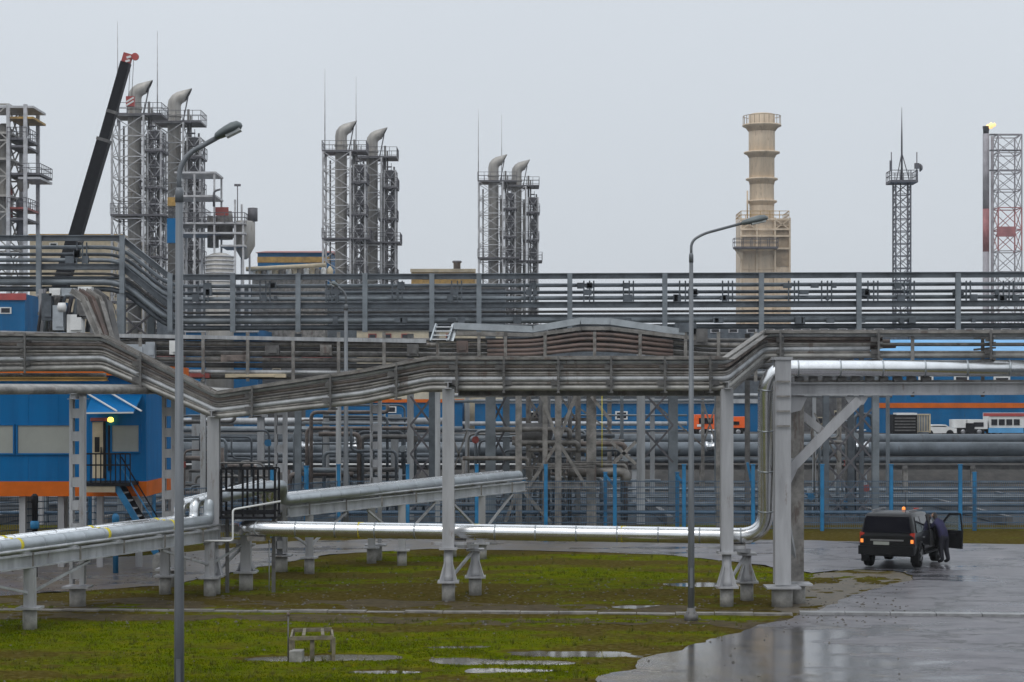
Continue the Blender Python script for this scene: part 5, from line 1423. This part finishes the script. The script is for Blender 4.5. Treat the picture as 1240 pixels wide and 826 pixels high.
MB().box((VX(885), DV - 1.18, TZ + 1.2), (1.2, .06, .3)).build('equipment_box', M['plastic'], t_)
MB().box((VX(846), DV - 1.2, TZ + 1.0), (.5, .05, .2)).build('headlamp', M['white_paint'], c_)
t_, c_ = truck('box_truck', 'white boxy truck with dark hatch in front of the right blue hall', 'truck', 1153, 1192, 508, 'white_paint', 'white_paint', (1168, 1192))
MB().box((VX(1171), DV - 1.2, TZ + .75), (.75, .05, .9)).build('hatch', M['black_metal'], t_)
t_, c_ = truck('bus', 'white and blue bus with red roof stripe, farthest right vehicle', 'bus', 1194, 1262, 500, 'white_paint', 'white_paint', (1240, 1262))
MB().box((VX(1212), DV - 1.19, VZ(502)), (3.6, .06, .28)).build('red_stripe', M['red_paint'], t_)
MB().box((VX(1214), DV - 1.19, VZ(521)), (3.0, .06, .42)).build('blue_stripe', M['blue_roof'], t_)
for i in range(4): MB().box((VX(1200 + i * 9), DV - 1.19, VZ(511)), (.5, .06, .5)).build('side_window', M['car_glass'], t_)
def car_side(name, label, x0, x1, ytop, mt, dz=0.0):
    c = Vector((VX((x0 + x1) / 2), DV - 1, TZ)); t_ = thing(name, label, 'car', c)
    a, b = VX(x0), VX(x1); L_ = b - a; h = VZ(ytop) - TZ
    pr = [(0, .35), (1, .35), (1, .75), (.8, .85), (.68, h), (.3, h), (.14, .9), (0, .85)]
    bo = MB().prism([(a + f * L_, DV - 1.8, TZ + z) for f, z in pr], (0, 1.7, 0)).build('body', M[mt], t_)
    MB().prism([(a + f * L_, DV - 1.81, TZ + z) for f, z in ((.2, .9), (.74, .88), (.65, h - .1), (.33, h - .1))], (0, 1.72, 0)).build('side_window', M['car_glass'], bo)
    for f in (.2, .8):
        for yy in (-1.75, -.15): MB().lathe((a + f * L_, DV + yy, TZ + .32), [(.18, -.1), (.32, -.1), (.32, .1), (.18, .1)], 14, 'y').build('wheel', M['rubber'], t_)
car_side('parked_car', 'white car parked just left of the white boxy truck', 1112, 1153, 514, 'white_paint')
car_side('parked_car', 'white car with dark windows farther left beside the portal columns', 1076, 1108, 512, 'white_paint')
# open crate frame on the terrace edge
cf = thing('pale_crate', 'pale framed crate standing upright beside the white car', 'crate', Vector((X_(1118, 166), 166, TZ)))
a, b = X_(1110, 166), X_(1126, 166); z1c, z0c = Z_(502, 166), Z_(523, 166)
MB().box(((a + b) / 2, 166.4, (z0c + z1c) / 2), (b - a, .7, z1c - z0c)).build('panel', M['blue_grey'], cf)
for x in (a, b): MB().box((x, 166, (z0c + z1c) / 2), (.12, .12, z1c - z0c + .1)).build('frame_post', M['cream'], cf)
for z in (z0c, z1c): MB().box(((a + b) / 2, 166, z), (b - a, .12, .12)).build('frame_rail', M['cream'], cf)
for i in range(1, 5): MB().box((a + (b - a) * i / 5, 166.02, (z0c + z1c) / 2), (.06, .06, z1c - z0c)).build('slat', M['cream'], cf)
MB().box(((a + b) / 2, 166.2, (TZ + z0c) / 2), ((b - a) * .8, .6, z0c - TZ)).build('base', M['blue_dark'], cf)
# dark site generator beside it
gn = thing('generator_skid', 'dark louvred generator with white top left of the pale crate', 'generator', Vector((X_(1090, 165), 165, TZ)))
MB().box((X_(1094, 165), 165, TZ + 1.2), (2.0, 1.4, 1.6)).build('housing', M['plastic'], gn)
MB().box((X_(1096, 165), 165, TZ + 2.05), (1.7, 1.5, .16)).build('lid', M['white_paint'], gn)
for i in range(5): MB().box((X_(1094, 165), 164.28, TZ + .7 + i * .25), (1.7, .06, .1)).build('louvre', M['tray_dark'], gn)
MB().box((X_(1094, 165), 165, TZ + .2), (1.9, 1.3, .4)).build('skid', M['tray_dark'], gn)

# ------------------------------------------------------------------ black car at right, rear three-quarter view
cb0 = G(1082, 688)
car = thing('black_car', 'black off-road car with orange tail lights and its right front door open', 'car')
car.rotation_euler.z = R(-24.0)
car.location = (cb0.x + 0.55, cb0.y + 1.3, 0.05)
# local axes: x right, y forward, z up; stations from the rear bumper to the nose
def ring(y, hw, zb, zbelt, ztop, tw):
    """half section mirrored: sill, side, belt, roof"""
    pr = [(hw * .86, zb), (hw * .97, zb + .10), (hw, zb + .30), (hw * .995, zbelt - .08), (hw * .97, zbelt), (tw + (hw - tw) * .45, (zbelt + ztop) / 2), (tw, ztop - .06), (tw * .95, ztop - .012), (tw * .5, ztop)]
    pts = [(-x, y, z) for x, z in pr] + [(x, y, z) for x, z in reversed(pr)]
    return pts
st = [(-2.24, .88, .52, 1.04, 1.07, .84), (-2.22, .915, .46, 1.10, 1.16, .84), (-2.17, .925, .44, 1.12, 1.42, .80), (-2.09, .93, .43, 1.12, 1.70, .765), (-2.0, .93, .42, 1.12, 1.79, .755), (-1.2, .93, .42, 1.12, 1.82, .75),
      (-.3, .93, .42, 1.11, 1.81, .74), (.35, .93, .42, 1.10, 1.75, .72), (.75, .93, .42, 1.09, 1.52, .70), (1.12, .925, .42, 1.08, 1.18, .74), (1.5, .91, .42, 1.04, 1.10, .74), (2.05, .88, .44, .96, 1.02, .70), (2.3, .78, .48, .86, .90, .6)]
bm_ = MB(); nr = 18
for s_ in st: bm_.v += [Vector(p) for p in ring(*s_)]
for i in range(len(st) - 1):
    for j in range(nr):
        k2 = (j + 1) % nr
        bm_.face([i * nr + j, i * nr + k2, (i + 1) * nr + k2, (i + 1) * nr + j], True)
bm_.face(list(range(nr))[::-1]); bm_.face([(len(st) - 1) * nr + j for j in range(nr)])
body = bm_.build('body', M['car_paint'], car)
# glazing, proud of the shell by a hair
def lerp(a, b, t): return a + (b - a) * t
rg = MB()
rg.prism([(-.80, -2.225, 1.17), (.80, -2.225, 1.17), (.75, -2.125, 1.62), (.70, -2.11, 1.70), (-.70, -2.11, 1.70), (-.75, -2.125, 1.62)], (0, -0.02, 0.004))
rw = rg.build('rear_window', M['car_glass'], body)
MB().bar((-.25, -2.205, 1.19), (.2, -2.19, 1.21), .02, .02).build('wiper', M['plastic'], rw)
for s_ in (-1, 1):
    for (y0, y1, t0, t1) in ((-1.9, -1.15, -1.75, -1.2), (-1.08, -.12, -1.12, -.18), (-.02, .85, -.08, .45)):
        w = MB().prism([(s_ * .905, y0, 1.17), (s_ * .905, y1, 1.17), (s_ * .782, t1, 1.67), (s_ * .782, t0, 1.67)], (s_ * .02, 0, .006)).build('side_window', M['car_glass'], body)
ws = MB().prism([(-.72, 1.10, 1.20), (.72, 1.10, 1.20), (.64, .42, 1.72), (-.64, .42, 1.72)], (0, .02, .02)).build('windscreen', M['car_glass'], body)
# flat black panel painted as the shaded interior at the open right front door
MB().prism([(.925, .0, .62), (.925, 1.0, .62), (.925, 1.0, 1.12), (.785, .45, 1.68), (.785, -.02, 1.68), (.925, -.02, 1.12)], (.018, 0, 0)).build('door_opening_shade', M['dark_hole'], body)
# rear details
MB().box((0, -2.27, .60), (1.84, .22, .28)).build('rear_bumper', M['plastic'], car)
MB().box((0, -2.36, .50), (1.5, .06, .08)).build('tow_bar', M['plastic'], car)
pl_ = MB().box((-.18, -2.265, .83), (.52, .03, .11)).build('number_plate', M['grey_panel'], car)
MB().box((0, -2.225, .93), (1.1, .05, .05)).build('tailgate_trim', M['rim'], car)
MB().box((0, -2.215, 1.08), (.9, .04, .03)).build('tailgate_trim', M['plastic'], car)
for s_ in (-1, 1):
    lamp = MB().box((s_ * .83, -2.16, 1.0), (.15, .14, .36)).build('tail_light', M['tail_red'], car)
    MB().box((s_ * .83, -2.235, .90), (.09, .03, .12)).build('indicator', M['tail_orange'], lamp)
    MB().bar((s_ * .62, -1.7, 1.86), (s_ * .62, .2, 1.86), .04, .05).build('roof_rail', M['rim'], car)
for (x, y) in ((-.92, -1.38), (.92, -1.38), (-.92, 1.42), (.92, 1.42)):
    s_ = 1 if x > 0 else -1
    wh = MB().lathe((x - s_ * .12, y, .38), [(.24, -.13), (.36, -.125), (.385, -.08), (.385, .08), (.36, .125), (.24, .13)], 24, 'x').build('wheel', M['rubber'], car)
    rm = MB().lathe((x - s_ * .10, y, .38), [(.06, -.10), (.235, -.09), (.235, .09), (.06, .10)], 16, 'x')
    for k2 in range(5):
        an = k2 * 2 * math.pi / 5
        rm.bar((x + s_ * .02, y, .38), (x + s_ * .02, y + .22 * math.cos(an), .38 + .22 * math.sin(an)), .05, .05)
    rm.build('rim', M['rim'], wh)
    ar = MB(); n = 12
    for k2 in range(n):
        a0, a1 = math.pi * k2 / n, math.pi * (k2 + 1) / n
        ar.bar((x, y + .44 * math.cos(a0), .40 + .44 * math.sin(a0)), (x, y + .44 * math.cos(a1), .40 + .44 * math.sin(a1)), .10, .07)
    ar.build('wheel_arch', M['plastic'], car)
    MB().prism([(x * .99, y - .40, .42), (x * .99, y + .40, .42), (x * .99, y + .36, .62), (x * .99, y + .18, .78), (x * .99, y - .18, .78), (x * .99, y - .36, .62)], (s_ * .016, 0, 0)).build('wheel_well_shade', M['dark_hole'], car)  # flat black sheet, shade inside the wheel arch painted on
    MB().box((x - s_ * .1, y - .47, .34), (.26, .02, .3)).build('mud_flap', M['plastic'], car)
MB().box((0, .0, .46), (1.5, 3.9, .16)).build('underbody', M['plastic'], car)
for s_ in (-1, 1):
    MB().box((s_ * .95, 0, .44), (.1, 1.9, .07)).build('side_step', M['plastic'], car)
    MB().box((s_ * 1.03, .78, 1.16), (.22, .12, .2)).build('mirror', M['car_paint'], car)
    MB().lathe((s_ * .952, -1.0, .98), [(.02, -.1), (.02, .1)], 8, 'y').build('door_handle', M['rim'], car)
MB().lathe((0.18, -.6, 1.84), [(.06, 0), (.06, .03), (.05, .09), (.02, .11)], 12).build('beacon', M['tail_orange'], car)
MB().box((.55, -.35, 1.88), (.16, .10, .05)).build('roof_lamp', M['tail_red'], car)
MB().tube([(.5, -1.7, 1.8), (.53, -1.9, 2.5)], .008, 5).build('antenna', M['plastic'], car)
MB().box((0, 2.3, .62), (1.4, .2, .28)).build('front_bumper', M['plastic'], car)
# open front door, swung about 70 degrees
hinge = Vector((.95, .98, 0)); da = R(-22); dx, dy = math.cos(da), math.sin(da)
def dp(u, z, o=0.0): return Vector((hinge.x + dx * u - dy * o, hinge.y + dy * u + dx * o, z))
dr = MB().prism([dp(0, .52), dp(.98, .50), dp(1.0, 1.12), dp(0, 1.12)], (-dy * .09, dx * .09, 0)).build('open_door', M['plastic'], car)
fr = MB()
for a_, b_ in ((dp(.02, 1.12, .03), dp(.50, 1.66, .03)), (dp(.50, 1.66, .03), dp(.93, 1.68, .03)), (dp(.93, 1.68, .03), dp(1.0, 1.1, .03))): fr.bar(a_, b_, .05, .06)
fr.build('window_frame', M['plastic'], dr)
gm = bpy.data.materials.new('clear_door_glass'); gm.use_nodes = True
gb = gm.node_tree.nodes['Principled BSDF']; gb.inputs['Base Color'].default_value = (.55, .6, .6, 1); gb.inputs['Transmission Weight'].default_value = 0.9; gb.inputs['Roughness'].default_value = 0.03; gb.inputs['IOR'].default_value = 1.05
MB().prism([dp(.06, 1.12, .03), dp(.97, 1.12, .03), dp(.91, 1.66, .03), dp(.51, 1.64, .03)], (-dy * .008, dx * .008, 0)).build('door_glass', gm, dr)
MB().bar(dp(.2, .98, -.02), dp(.8, .98, -.02), .05, .06).build('armrest', M['plastic'], dr)

# ------------------------------------------------------------------ person leaning into the open door
def skin_mesh(name, joints, edges, root, sub=2):
    """joints: name -> (x, y, z, radius)"""
    names = list(joints)
    me = bpy.data.meshes.new(name)
    me.from_pydata([joints[k][:3] for k in names], [(names.index(a), names.index(b)) for a, b in edges], [])
    o = bpy.data.objects.new(name, me); col.objects.link(o)
    md = o.modifiers.new('skin', 'SKIN')
    for i, k in enumerate(names):
        sv = me.skin_vertices[0].data[i]
        r = joints[k][3]; sv.radius = r if isinstance(r, tuple) else (r, r)
        sv.use_root = (k == root)
    md.use_smooth_shade = True
    sb = o.modifiers.new('sub', 'SUBSURF'); sb.levels = sub; sb.render_levels = sub
    dg = bpy.context.evaluated_depsgraph_get()
    nm = bpy.data.meshes.new_from_object(o.evaluated_get(dg))
    bpy.data.objects.remove(o); bpy.data.meshes.remove(me)
    nm.name = name
    return nm
# local frame: +y is where the person faces; metres
J = {'pelvis': (0, 0, .96, (.17, .14)), 'waist': (0, .07, 1.10, (.165, .125)), 'chest': (0, .19, 1.28, (.20, .14)), 'neckbase': (0, .30, 1.43, (.10, .09)), 'neck': (0, .345, 1.49, .06),
     'head1': (0, .40, 1.55, (.085, .10)), 'head2': (0, .44, 1.65, (.085, .10)), 'crown': (0, .45, 1.72, (.06, .07)),
     'hipL': (-.10, 0, .90, .115), 'kneeL': (-.11, .05, .50, .092), 'ankL': (-.12, -.03, .12, .07), 'toeL': (-.13, .16, .055, .055),
     'hipR': (.10, 0, .90, .115), 'kneeR': (.12, .02, .50, .092), 'ankR': (.13, -.08, .12, .07), 'toeR': (.15, .11, .055, .055),
     'shL': (-.19, .25, 1.38, .075), 'elL': (-.27, .40, 1.15, .055), 'wrL': (-.22, .63, 1.12, .038), 'paL': (-.21, .70, 1.12, (.042, .022)),
     'shR': (.19, .25, 1.38, .075), 'elR': (.28, .36, 1.13, .055), 'wrR': (.24, .60, 1.10, .038), 'paR': (.23, .67, 1.10, (.042, .022))}
E = [('pelvis', 'waist'), ('waist', 'chest'), ('chest', 'neckbase'), ('neckbase', 'neck'), ('neck', 'head1'), ('head1', 'head2'), ('head2', 'crown'),
     ('pelvis', 'hipL'), ('hipL', 'kneeL'), ('kneeL', 'ankL'), ('ankL', 'toeL'), ('pelvis', 'hipR'), ('hipR', 'kneeR'), ('kneeR', 'ankR'), ('ankR', 'toeR'),
     ('chest', 'shL'), ('shL', 'elL'), ('elL', 'wrL'), ('wrL', 'paL'), ('chest', 'shR'), ('shR', 'elR'), ('elR', 'wrR'), ('wrR', 'paR')]
for S, sx in (('L', -1), ('R', 1)):
    bx_, by_, bz_ = J['pa' + S][:3]
    for k2, (off, ln) in enumerate(((-.030, .065), (-.010, .078), (.010, .072), (.030, .055))):
        J['f%d%s1' % (k2, S)] = (bx_ + off, by_ + .045, bz_, .0105); J['f%d%s2' % (k2, S)] = (bx_ + off, by_ + .045 + ln * .6, bz_ - .012, .0095); J['f%d%s3' % (k2, S)] = (bx_ + off, by_ + .045 + ln, bz_ - .045, .008)
        E += [('pa' + S, 'f%d%s1' % (k2, S)), ('f%d%s1' % (k2, S), 'f%d%s2' % (k2, S)), ('f%d%s2' % (k2, S), 'f%d%s3' % (k2, S))]
    J['t%s1' % S] = (bx_ - sx * .05, by_ - .005, bz_ - .012, .012); J['t%s2' % S] = (bx_ - sx * .065, by_ + .04, bz_ - .025, .010)
    E += [('pa' + S, 't%s1' % S), ('t%s1' % S, 't%s2' % S)]
pm = skin_mesh('person', J, E, 'pelvis')
pm.materials.clear()
for m_ in ('navy', 'trousers', 'skin', 'black_metal', 'hair'): pm.materials.append(M[m_])
for p in pm.polygons:
    c = p.center; p.use_smooth = True
    if c.z < .11: p.material_index = 3
    elif c.z < .93: p.material_index = 1
    elif c.z > 1.50 and c.y > .30: p.material_index = 4 if (c.z > 1.66 or c.y < .42) else 2
    elif c.y > .63 and abs(c.x) > .12 and c.z < 1.2: p.material_index = 2
    else: p.material_index = 0
person = link('person', pm); tag(person, 'person in dark navy workwear standing bent into the black car\'s open front door', 'person')
wp = Matrix.Rotation(R(-24.0), 4, 'Z') @ Vector((1.30, .52, 0))
person.location = (car.location.x + wp.x, car.location.y + wp.y, 0.05)
person.rotation_euler.z = R(-24.0 + 62)
hd = Vector((0, .42, 1.62))
for sx in (-1, 1):
    MB().lathe(hd + Vector((sx * .035, .105, .0)), [(.004, -.008), (.012, 0), (.004, .008)], 8, 'y').build('eye', M['hair'], person)
    MB().lathe(hd + Vector((sx * .098, -.01, -.01)), [(.01, -.012), (.03, 0), (.01, .012)], 8, 'x').build('ear', M['skin'], person)
MB().prism([hd + Vector((-.016, .10, -.05)), hd + Vector((.016, .10, -.05)), hd + Vector((0, .10, .01))], (0, .03, -.01)).build('nose', M['skin'], person)
MB().box(hd + Vector((0, .098, -.075)), (.05, .012, .010)).build('mouth', M['red_roof'], person)

# ------------------------------------------------------------------ small things on the lawn
wb = G(378, 803)
wf = thing('timber_frame', 'small low weathered timber frame standing in the puddle on the front lawn', 'timber frame', wb)
pc_ = [G(352, 801), G(404, 801), G(402, 790), G(355, 790)]
for p, h in zip(pc_, (.50, .52, .5, .5)):
    MB().bar((p.x, p.y, -.08), (p.x, p.y, h), .07, .07).build('leg', M['wood'], wf)
for a_, b_, z in ((0, 1, .50), (3, 2, .50), (0, 3, .46), (1, 2, .46)):
    p, q = pc_[a_], pc_[b_]
    MB().bar((p.x, p.y - .06, z), (q.x, q.y - .06, z + .02), .04, .08).build('rail', M['wood'], wf)
m1, m2 = pc_[0].lerp(pc_[1], .5), pc_[3].lerp(pc_[2], .45)
MB().bar((m1.x, m1.y, -.08), (m1.x, m1.y, .48), .09, .05).build('leg', M['wood'], wf)
for f in (.3, .75):
    p, q = pc_[0].lerp(pc_[1], f), pc_[3].lerp(pc_[2], f)
    MB().bar((p.x, p.y, .56), (q.x, q.y, .53), .07, .025).build('slat', M['wood'], wf)
MB().box((wb.x - .35, wb.y + .2, .1), (.28, .4, .3)).build('block', M['concrete'], wf)
for k2, (x, y, ytop, lb) in enumerate(((349, 800, 743, 'thin dark rod stuck in the lawn beside the timber frame'), (326, 716, 655, 'thin pale marker rod on the lawn right of the railed walkway'))):
    p = G(x, y); t_ = thing('marker_rod', lb, 'rod', p)
    hgt = P(x, ytop, p.y).z
    MB().tube([p - Vector((0, 0, .1)), (p.x, p.y, hgt)], .018, 6).build('rod', M['tray_dark' if k2 == 0 else 'galv'], t_)
    MB().lathe((p.x, p.y, hgt), [(.03, -.05), (.03, .02)], 8).build('cap', M['tray_rust' if k2 == 0 else 'galv'], t_)

# ------------------------------------------------------------------ grass
gv, gf, gi = [], [], 0
rnd = random.Random(3)
cnt = 0
while cnt < 75000:
    y = 38.5 + 41.5 * rnd.random() ** 1.5
    hw = y * 640 / F
    x = rnd.uniform(-hw, hw * 0.74)
    row = HOR + EYE * F / y; px = 620 + x / y * F
    if row > 752 and px > 905 - (row - 752) * 2.6: continue
    if px > 1080 or (px > 985 and rnd.random() < .75) or in_road(x, y) or row < 668 or (720 < row < 752 and rnd.random() < .93): continue
    if row < 722 and px < 330 and row > 684: continue
    mk = grass_mask(x, y)
    z = lawn_h(x, y)
    if z < 0.004 or rnd.random() > mk ** 2.2: continue
    h = rnd.uniform(.010, .036) * (0.6 + .6 * mk); a = rnd.uniform(0, 6.28); w = rnd.uniform(.008, .018)
    lx, ly = rnd.uniform(-.03, .03), rnd.uniform(-.03, .03)
    gv += [(x - w * math.cos(a), y - w * math.sin(a), z - .005), (x + w * math.cos(a), y + w * math.sin(a), z - .005), (x + lx, y + ly, z + h)]
    gf.append((gi, gi + 1, gi + 2)); gi += 3; cnt += 1
me = bpy.data.meshes.new('grass'); me.from_pydata(gv, [], gf)
M['grass'] = mat('wet_grass_blades', (0.125, 0.14, 0.003), 0.7, 0, 0.2, 1.0, c2=(0.06, 0.085, 0.001), spec=0.0)
me.materials.append(M['grass'])
go = link('grass', me); tag(go, 'short green grass growing on the lawn', None, kind='stuff')

# tufts and weeds, taller and darker, and loose stones on the bare soil
rnd = random.Random(11)
gv, gf, gi = [], [], 0
tufts = 0
while tufts < 900:
    y = 38.5 + 34 * rnd.random() ** 1.4; hw = y * 640 / F; x = rnd.uniform(-hw, hw * .6)
    row = HOR + EYE * F / y; px = 620 + x / y * F
    if in_road(x, y) or row < 672 or px > 980 or (724 < row < 750 and rnd.random() < .8): continue
    if lawn_h(x, y) < 0.004 or rnd.random() > .25 + grass_mask(x, y): continue
    tufts += 1
    hh = rnd.uniform(.06, .17); sp_ = rnd.uniform(.04, .12)
    for k in range(rnd.randint(7, 16)):
        a = rnd.uniform(0, 6.28); q = rnd.uniform(0, sp_); bx, by = x + q * math.cos(a), y + q * math.sin(a)
        z = lawn_h(x, y) - .01; w = rnd.uniform(.006, .012); h = hh * rnd.uniform(.5, 1.1); b2 = rnd.uniform(0, 6.28)
        lx, ly = rnd.uniform(-.07, .07), rnd.uniform(-.07, .07)
        gv += [(bx - w * math.cos(b2), by - w * math.sin(b2), z), (bx + w * math.cos(b2), by + w * math.sin(b2), z), (bx + lx, by + ly, z + h)]
        gf.append((gi, gi + 1, gi + 2)); gi += 3
me = bpy.data.meshes.new('weed_tufts'); me.from_pydata(gv, [], gf)
M['weed'] = mat('weed_blades', (0.13, 0.12, 0.02), 0.7, 0, 0.2, 2.5, c2=(0.06, 0.075, 0.008), spec=0.05)
me.materials.append(M['weed'])
tag(link('weed_tufts', me), 'scattered taller weed tufts on the lawn', None, kind='stuff')
mb = MB(); ns = 0
while ns < 1500:
    y = 39 + 34 * rnd.random(); hw = y * 640 / F; x = rnd.uniform(-hw, hw * .75)
    row = HOR + EYE * F / y; px = 620 + x / y * F
    near_edge = (700 < row < 760) or (940 < px < 1110 and 690 < row < 745)
    if not near_edge and rnd.random() > .12: continue
    if px > 1110: continue
    ns += 1
    s_ = rnd.uniform(.012, .045) * (1.5 if rnd.random() < .06 else 1); z = max(lawn_h(x, y), .024 if in_road(x, y) or px > 930 else -1)
    n0 = len(mb.v)
    for dx_, dy_, dz_ in ((1, 0, .1), (0, 1, .0), (-1, 0, .15), (0, -1, .05), (.1, .1, .8)):
        mb.v.append(Vector((x + dx_ * s_ * rnd.uniform(.7, 1.3), y + dy_ * s_ * rnd.uniform(.7, 1.3), z + dz_ * s_)))
    for q in ((0, 1, 4), (1, 2, 4), (2, 3, 4), (3, 0, 4)): mb.face([n0 + i for i in q])
M['stone'] = mat('loose_stone', (0.10, 0.09, 0.075), 0.7, 0, 0.3, 9.0)
tag(mb.build('loose_stones', M['stone'], recalc=False), 'small loose stones on the bare soil strips', None, kind='stuff')

# ------------------------------------------------------------------ damp air
hz = MB().box((0, 670, 33.0), (1640, 1480, 68.0))
hm = bpy.data.materials.new('damp_air'); hm.use_nodes = True
hn = hm.node_tree; hn.nodes.clear()
ho = hn.nodes.new('ShaderNodeOutputMaterial'); hv = hn.nodes.new('ShaderNodeVolumePrincipled')
hv.inputs['Color'].default_value = (0.92, 0.95, 1.0, 1); hv.inputs['Density'].default_value = 0.0002
hn.links.new(hv.outputs[0], ho.inputs['Volume'])
h = hz.build('haze', hm); h['kind'] = 'stuff'
